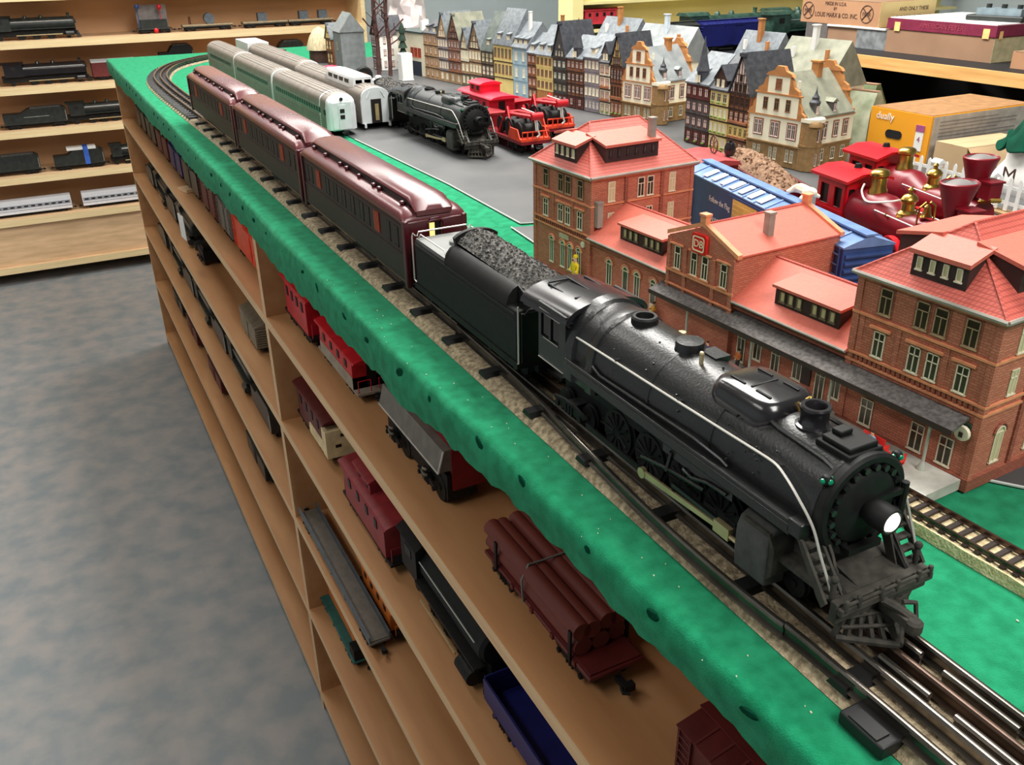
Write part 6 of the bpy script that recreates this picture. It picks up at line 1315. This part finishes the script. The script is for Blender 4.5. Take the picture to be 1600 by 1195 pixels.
# fourth shelf
tc = flatcar('teal_flatcar', 'teal and orange flatcar on the fourth shelf right of the divider', (.066, 1.24, SZ[1]), 0, M_teal, .24, None, 'flatcar'); part('load', MB().box(-.010, .005, .0225, .024, .235, .040), M_orange, tc, label='long orange load'); part('end_block', MB().box(-.024, .002, .0225, .024, .03, .045), M_locod, tc)
DG4 = 'dark cars on the fourth shelf left of the divider'
for i, (y, m) in enumerate(((1.95, M_gun), (2.5, M_rust), (2.9, M_rust), (3.2, M_gun))):
    boxcar('boxcar', ['dark gunmetal boxcar nearest the divider, fourth shelf', 'dark red boxcar second from the divider, fourth shelf', 'dark red boxcar third from the divider, fourth shelf', 'dark gunmetal boxcar nearest the far panel, fourth shelf'][i], (CX, y, SZ[1]), 0, m, m, m, .2, DG4, (1, 1, .8), False)
# ================================================================ trains on the back wall shelves (front towards -x or +x)
def bz(i): return BZ[i] + .0165
q = PI / 2; BY = 4.872
WG = 'dark steam trains on the back wall shelves'
small_engine('black steam engine at the left of the second highest back shelf', (-.022, BY, bz(5)), q, .36, WG, (1, 1, 1.15)); 
small_engine('black steam engine at the left of the third highest back shelf', (-.015, BY, bz(4)), q, .36, WG, (1, 1, 1.15), M_locog)
small_tender('black lettered tender on the back shelf directly below the maroon car', (-.142, BY, bz(3)), q, .27, WG, (1, 1, 1.15), None, True)
small_engine('black engine beside the lettered tender on the back shelf', (.16, BY, bz(3)), q, .30, WG, (1, 1, 1.15))
small_tender('long black tender at the left end above the white coaches', (-.306, BY, bz(2)), q, .28, WG, (1, 1, 1.2))
tp = small_tender('black tender wrapped with blue tape and a white paper on top', (-.019, BY, bz(2)), q, .225, None, (1, 1, 1.15))
part('paper', MB().box(-.026, .03, .0785, .026, .16, .090), M_white, tp, label='white paper on top'); part('tape', MB().box(-.0300, .066, .018, .0300, .088, .0915), pm('tape_blue', (50, 96, 190), .5), tp, label='blue tape')
small_engine('black engine right of the tender with blue tape', (.22, BY, bz(2)), q, .21, WG, (1, 1, 1.15))
wb_ = boxcar('boxcar', 'maroon car with silver top beside the black engine on the back shelf', (.20, BY, bz(4)), q, M_rust, M_silverw, M_rust, .19, None, (1, 1, 1.1), False)
small_tender('black tender top showing just above the far table edge on the back shelf', (.480, BY, bz(4)), q, .16, WG, (1.1, 1, 1.75), M_locod)
small_tender('black tender top showing behind the silver coaches on the back shelf', (1.03, BY, bz(4)), q, .18, WG, (1.1, 1, 1.6))
def white_coach(label, x0, L):
    c = root('white_coach', label, 'coach', (x0, BY, bz(1)), q, 'white passenger coaches on the back shelf'); hw = .032
    part('body', MB().prism([(-hw, .016), (-hw, .062), (-hw * .8, .078), (0, .084), (hw * .8, .078), (hw, .062), (hw, .016)], 'y', 0, L), pm('coach_white', (222, 224, 230), .4, var=.03), c)
    for s in (-1, 1):
        part('window_band', MB().box(s * (hw + .0004) - .0005, .004, .040, s * (hw + .0004) + .0005, L - .004, .056), pm('band_grey2', (150, 154, 164), .4), c); part('stripe', MB().box(s * (hw + .0004) - .0006, .0, .030, s * (hw + .0004) + .0006, L, .0325), pm('band_grey2', (150, 154, 164), .4), c)
        for i in range(int(L / .03)): part('window', MB().cbox((s * (hw + .0008), .02 + i * .03, .048), (.001, .018, .007)), M_windk, c)
    part('underframe', MB().box(-.02, .06, .006, .02, L - .06, .017), M_locod, c); truck(c, .05); truck(c, L - .05); coupler(c, 0, -1); coupler(c, L, 1)
white_coach('white passenger coach at the left of the lowest filled back shelf', -.21, .40); white_coach('white passenger coach beside the end of the green table on the back shelf', .24, .40)
sgn = flatcar('signal_car', 'dark toy car with red and blue signals on the second highest back shelf', (.402, BY, bz(5)), q, M_gun, .16, None, 'toy car')
part('backdrop_panel', MB().box(.020, .01, .02, .024, .15, .125), pm('dull_glass', (130, 122, 120), .4), sgn); part('engine_block', MB().box(-.022, .02, .022, .018, .14, .06), M_gun, sgn)
for y, z, m, nm in ((.145, .12, M_blue, 'blue_signal'), (.045, .115, M_red, 'red_signal'), (.075, .012, M_red, 'red_lamp')): part(nm, MB().ball((-.024, y, z), .012, 10).cyl((-.02, y, min(z, .03)), (-.02, y, z), .002, n=6), m, sgn)
CGB = 'flatcars with small loads on the second highest back shelf'
for i, (xr, L, gs) in enumerate(((.69, .24, (.55,)), (.965, .225, (.45,)), (1.205, .235, (.35, .78)))):
    fc = flatcar('flatcar', ['dark flatcar with a grey drum and a figure next to the signal car, back shelf', 'dark flatcar with one square grey block in the middle of the back shelf', 'dark flatcar with two blue grey blocks at the right end of the back shelf'][i], (xr, BY, bz(5)), q, M_gun, L, CGB)
    part('tan_deck', MB().box(-.026, .0, .0225, .026, L, .030), pm('tan_deck', (150, 132, 104), .6), fc)
    for g in gs:
        if i == 0: part('drum', MB().cyl((-.02, L * (1 - g), .054), (.02, L * (1 - g), .054), .025, n=16), pm('blue_grey', (84, 92, 100), .5), fc)
        else: part('block', MB().box(-.02, L * (1 - g) - .022, .030, .02, L * (1 - g) + .022, .068), pm('blue_grey', (84, 92, 100), .5), fc)
    if i == 0: part('figure_post', MB().cyl((0, .20, .03), (0, .20, .055), .006, n=8).ball((0, .20, .060), .006, 8), M_brown, fc)
# ================================================================ things on the right
M_kraft = mat('kraft_card', (164, 120, 88), .8, rgb2=(176, 132, 98), scale=14); M_kraftl = mat('kraft_light', (214, 190, 130), .8, rgb2=(222, 200, 142), scale=14); M_ink = pm('box_ink', (70, 44, 34), .7)
M_kraftd = mat('kraft_dull', (140, 108, 84), .85, rgb2=(150, 118, 92), scale=14); M_burg = pm('burgundy', (118, 30, 60), .5); M_tape = pm('masking_tape', (232, 190, 120), .6)
RX = (PI / 2, 0, -PI / 2); FX = (PI / 2, 0, 0)
def carton(name, label, x0, y0, z0, x1, y1, z1, m, cat='box', flap=True):
    c = root(name, label, cat, (x0, y0, z0)); dx, dy, dz = x1 - x0, y1 - y0, z1 - z0
    part('carton_body', bev(part('carton_bottom', MB().box(0.001, 0.001, 0, dx - .001, dy - .001, .004), m, c), .0005) and MB().box(0, 0, .0, dx, dy, dz), m, c)
    if flap: part('lid_seam', MB().box(-.0003, dy * .02, dz - .0006, dx, dy * .98, dz + .0006), M_kraftd, c)
    return c
sl_ = carton('parcel_box', 'flat plastic-wrapped parcel on the dark shelf below the toy train box', 1.61, 1.625, 1.2285, 1.80, 1.90, 1.2770, M_kraftd)
part('plastic_sleeve', MB().box(-.002, -.002, 0, .19, .10, .049), mat('clear_grey', (120, 124, 126), .15, var=.3, scale=50), sl_); part('shiny_strip', MB().tube([(-.003, .01, .0475), (-.003, .12, .0475), (-.0025, .20, .0465)], .0028, 6), M_white, sl_, label='bright crumpled plastic edge'); part('grey_wrap', MB().box(-.0015, .20, 0, .19, .277, .049), pm('wrap_grey', (96, 92, 90), .5), sl_)
mb_ = carton('train_box', 'brown cardboard toy train box with dark printing and round emblems', 1.608, 1.662, 1.2785, 1.80, 1.925, 1.336, M_kraft)
part('side_label', MB().box(.0, -.0006, .0, .192, .0002, .0575), M_kraftl, mb_)
for b, y, z, s in (('MADE IN U.S.A.', .145, .048, .0125), ('BY', .145, .0365, .010), ('LOUIS MARX & CO. INC.', .140, .021, .0155)): text('printing', b, s, M_ink, mb_, (-.0006, y, z), RX, .0002, 'CENTER', .86)
text('printing', 'AND ONLY THESE', .0125, M_ink, mb_, (.115, -.001, .040), FX); text('printing', 'ELECTRIC TRAIN', .016, M_ink, mb_, (.115, -.001, .019), FX)
for y in (.040, .238):
    em = part('emblem', MB().tube([(-.0006, y + .020 * math.cos(a), .029 + .020 * math.sin(a)) for a in [2 * PI * k / 24 for k in range(25)]], .0009, 5), M_ink, mb_)
    for a in (PI / 4, 3 * PI / 4): part('emblem_bar', MB().tube([(-.0006, y + .019 * math.cos(a), .029 + .019 * math.sin(a)), (-.0006, y - .019 * math.cos(a), .029 - .019 * math.sin(a))], .0013, 5), M_ink, em)
    text('emblem_letters', 'MAR', .013, M_ink, em, (-.0018, y, .029), RX)
bc = carton('carton', 'plain brown carton under the burgundy box on the dark shelf', 1.604, 1.338, 1.2285, 1.86, 1.628, 1.2790, M_kraftd); part('pale_end', MB().box(-.0, -.0006, 0, .256, .0004, .050), pm('pale_card', (186, 178, 140), .8), bc)
bg = carton('burgundy_box', 'burgundy box with taped corners on the brown carton', 1.602, 1.336, 1.2805, 1.86, 1.63, 1.3040, M_burg, 'box', False); part('white_lid', MB().box(.004, .004, .0235, .254, .29, .0255), M_white, bg)
for y in (.016, .255): part('tape', MB().box(-.0008, y, -.004, .0002, y + .016, .016), M_tape, bg)
part('tape', MB().box(.012, -.0008, -.004, .022, .0002, .012), M_tape, bg); text('printing', 'AMERICAN FLYER', .015, pm('dull_rose', (152, 56, 76), .6), bg, (-.0006, .14, .012), RX)
carton('carton', 'small brown carton at the far right of the dark shelf', 1.565, 1.02, 1.2285, 1.75, 1.262, 1.262, M_kraft)
tb = root('toy_bridge', 'blue grey toy train pieces lying on the burgundy box', 'toy train', (1.70, 1.40, 1.3062), .15)
part('shell', bev(part('shell_base', MB().box(-.03, -.06, 0, .03, .07, .012), M_gun, tb), .003) and MB().box(-.022, -.05, .012, .022, .05, .026), pm('steel_blue', (120, 136, 144), .4), tb)
for y in (-.035, 0, .035): part('roof_knob', MB().cyl((0, y, .026), (0, y, .034), .006, n=10), M_gun, tb)
# trains standing on the dark shelf behind the houses
for lb, x, y, m, L in (('dark blue boxcar on the dark shelf behind the houses', 1.690, 2.19, M_navy, .215), ('black boxcar on the dark shelf farther behind the houses', 1.470, 2.20, M_gun, .085)):
    boxcar('boxcar', lb, (x, y, 1.1857), math.radians(90), m, m, m, L, None, None, False)
GG = 'green and black toy engines on the dark shelf'
for i, (x, y) in enumerate(((1.80, 2.30), (2.12, 2.30), (2.02, 2.19))):
    small_engine(['dark green toy engine right behind the blue boxcar', 'dark green toy engine in the middle of the group behind the blue boxcar', 'dark green toy engine at the back of the group behind the blue boxcar'][i], (x, y, 1.1857), math.radians(90), .30, GG, (1, 1, 1.1), pm('engine_green', (44, 70, 60), .35, var=.4))
caboose('red_caboose', 'small red caboose on the cream shelf behind the blue grey roofs', (1.628, 2.842, 1.2035), PI / 2, pm('caboose_rose', (196, 54, 64), .5), False, .165)
# yellow box, its printed side, brown carton in front
yb = root('yellow_box', 'yellow orange cardboard box with a dark handle slot under the shelf', 'box', (1.082, 1.047, T + .001)); M_yb = mat('box_yellow', (238, 158, 28), .6, rgb2=(244, 168, 36), scale=8)
part('carton_body', MB().box(0, 0, 0, .26, .131, .084), M_yb, yb); part('printed_side', MB().box(.004, -.0008, .002, .256, .0002, .0825), pm('newsprint', (186, 178, 168), .8), yb)
for k in range(9): part('print_line', MB().box(.02, -.0014, .072 - k * .006, .02 + (.20 if k % 3 else .15), -.0007, .0742 - k * .006), pm('print_grey', (140, 134, 130), .8), yb)
part('top_flap', MB().box(.002, .002, .084, .258, .129, .0852), pm('flap_brown', (150, 110, 70), .7), yb)
def stadium(w, h, n=8): return [((w / 2 - h / 2) * sx + h / 2 * math.cos(math.radians(a0 + 180 * k / n)), h / 2 * math.sin(math.radians(a0 + 180 * k / n))) for sx, a0 in ((1, -90), (-1, 90)) for k in range(n + 1)]
part('handle_slot', MB().prism([(.074 + a, .043 + b) for a, b in stadium(.036, .0145)], 'x', -.0008, .0004), M_black, yb)
part('sticker', MB().box(-.0010, .012, .024, .0002, .028, .066), M_white, yb); part('sticker_band', MB().box(-.0014, .0115, .056, .0002, .0285, .0670), pm('sticker_violet', (160, 80, 130), .5), yb)
text('sticker_number', '4', .013, pm('sticker_violet', (160, 80, 130), .5), yb, (-.0012, .020, .043), RX); text('lettering', 'dually', .017, M_white, yb, (-.0006, .098, .071), RX)
bx2 = root('open_carton', 'low tan carton leaning in front of the yellow box', 'box', (1.075, .965, T + .001), math.radians(-4)); M_tanc = mat('tan_card', (176, 148, 112), .85, rgb2=(190, 162, 124), scale=10)
part('front_wall', MB().box(0, 0, 0, .15, .003, .046), M_tanc, bx2); part('back_wall', MB().box(0, .062, 0, .15, .065, .046), M_tanc, bx2); part('side_wall', MB().box(0, .003, 0, .003, .062, .046), M_tanc, bx2); part('side_wall', MB().box(.147, .003, 0, .15, .062, .046), M_tanc, bx2); part('carton_bottom', MB().box(.003, .003, 0, .147, .062, .003), M_tanc, bx2); part('lid', MB().box(0, 0, .046, .15, .0325, .0475), M_tanc, bx2); part('lid', MB().box(0, .0332, .046, .15, .065, .0475), M_tanc, bx2); part('flap', MB().add([(0, 0, .047), (.15, 0, .047), (.145, -.026, .018), (.005, -.026, .018), (0, .002, .0482), (.15, .002, .0482), (.145, -.024, .0195), (.005, -.024, .0195)], [(0, 1, 2, 3), (4, 7, 6, 5), (0, 4, 5, 1), (1, 5, 6, 2), (2, 6, 7, 3), (3, 7, 4, 0)]), M_tanc, bx2)
# printed bags leaning at the back of the table
for i, (x, y, lb) in enumerate(((1.10, 1.235, 'pale green printed paper bag between the cream corner house and the yellow box'), (1.17, 1.30, 'dark green folded bag standing behind the pale green one'))):
    pb = root('paper_bag', lb, 'bag', (x, y, T + .001), .2); part('bag_body', MB().rings([[(-.03, -.05, 0), (.03, -.05, 0), (.03, .05, 0), (-.03, .05, 0)], [(-.028, -.05, .07), (.028, -.05, .07), (.028, .05, .07), (-.028, .05, .07)], [(-.006, -.046, .105), (.006, -.046, .105), (.006, .046, .105), (-.006, .046, .105)]]), mat('bag_green%d' % i, (130, 140, 112) if i == 0 else (72, 86, 52), .7, rgb2=(176, 180, 156) if i == 0 else (96, 110, 70), scale=40), pb); part('bag_fold', MB().box(-.007, -.046, .100, .007, .046, .106), M_kraftd, pb)
# ---- white picket fence
fn = root('picket_fence', 'white toy picket fence with square posts beside the red engines', 'fence', (.950, 1.0, T + .003), math.radians(-4)); M_fw = pm('fence_white', (240, 240, 238), .5, var=.02)
fl_ = .52; pk = MB().prism([(-.0028, 0), (.0028, 0), (.0028, .040), (.0022, .0445), (0, .047), (-.0022, .0445), (-.0028, .040)], 'x', -.0008, .0008).mesh('picket', M_fw)
for i in range(32):
    if i % 6 != 3: part('picket', pk, None, fn, (0, .06 - i * .0162, .004))
for z in (.012, .034): part('fence_rail', MB().box(.0008, .07 - fl_, z, .0026, .07, z + .0045), M_fw, fn)
po_ = MB().box(-.0052, -.0052, 0, .0052, .0052, .046).mesh('fence_post', M_fw); pcap = MB().prism([(-.008, .046), (.008, .046), (.008, .048), (0, .0525), (-.008, .048)], 'y', -.008, .008).mesh('post_cap', M_fw)
for i in (3, 9, 15, 21, 27): o = part('fence_post', po_, None, fn, (0, .06 - i * .0162, 0)); part('post_cap', pcap, None, o)
part('base_strip', MB().box(-.012, .07 - fl_, 0, .012, .07, .003), pm('strip_tan', (150, 120, 80), .7), fn)
# ---- crumpled green cloth on a white printed bag
bgw = root('shopping_bag', 'white plastic bag with a black letter under the dark green cloth', 'bag', (1.085, .825, T + .001), math.radians(-6)); rnd = random.Random(17); rr = []
for j in range(7):
    z = .012 * j; s = 1 + .06 * math.sin(j * 1.1) - .03 * j; rr.append([((.055 * math.copysign(abs(math.cos(a)) ** .5, math.cos(a)) + rnd.uniform(-.002, .002)) * s, (.075 * math.copysign(abs(math.sin(a)) ** .5, math.sin(a)) + rnd.uniform(-.002, .002)) * s, z) for a in [2 * PI * k / 24 for k in range(24)]])
part('bag_body', MB().rings(rr), mat('bag_white', (206, 204, 200), .4, var=.05), bgw, ang=60); text('bag_letter', 'M', .034, M_ink, bgw, (-.0615, .020, .030), RX)
part('bag_strap', MB().tube([(-.0565, -.062, 0), (-.060, -.060, .04), (-.050, -.056, .075)], .006, 8), M_black, bgw)
gc_ = MB(); rnd = random.Random(23); nr, na = 22, 64; vs = [(1.10, .82, T + .126)]; fs = []
for j in range(1, nr + 1):
    q = j / nr
    for i in range(na):
        a = 2 * PI * i / na; rr_q = q * (1 + .12 * math.sin(3 * a + 1) + .10 * math.sin(5 * a) * q + .07 * math.sin(9 * a + 2) * q)
        t = max(0, min(1, (q - .45) / .55)); t = t * t * (3 - 2 * t)
        z = .124 - .050 * t + .008 * math.sin(7 * a + 3 * q) * q + .012 * math.sin(6 * q + 2 * math.cos(a)) * (1 - .5 * q) + .007 * math.sin(13 * a - 5 * q) * t
        vs.append((1.10 + .062 * rr_q * math.cos(a), .82 + .098 * rr_q * math.sin(a), T + z))
for i in range(na): fs.append((0, 1 + i, 1 + (i + 1) % na))
for j in range(nr - 1):
    for i in range(na): a = 1 + j * na + i; b = 1 + j * na + (i + 1) % na; fs.append((a, a + na, b + na, b))
gc_.add(vs, fs); o = part('green_cloth', gc_, mat('cloth_green', (6, 54, 40), .95, rgb2=(12, 72, 54), scale=30, spec=.15), ang=80); sd = o.modifiers.new('thick', 'SOLIDIFY'); sd.thickness = .003; o.modifiers.new('sub', 'SUBSURF').render_levels = 1
tag(o, 'dark green cloth crumpled over the white plastic bag at right', 'cloth')
ln_ = MB()
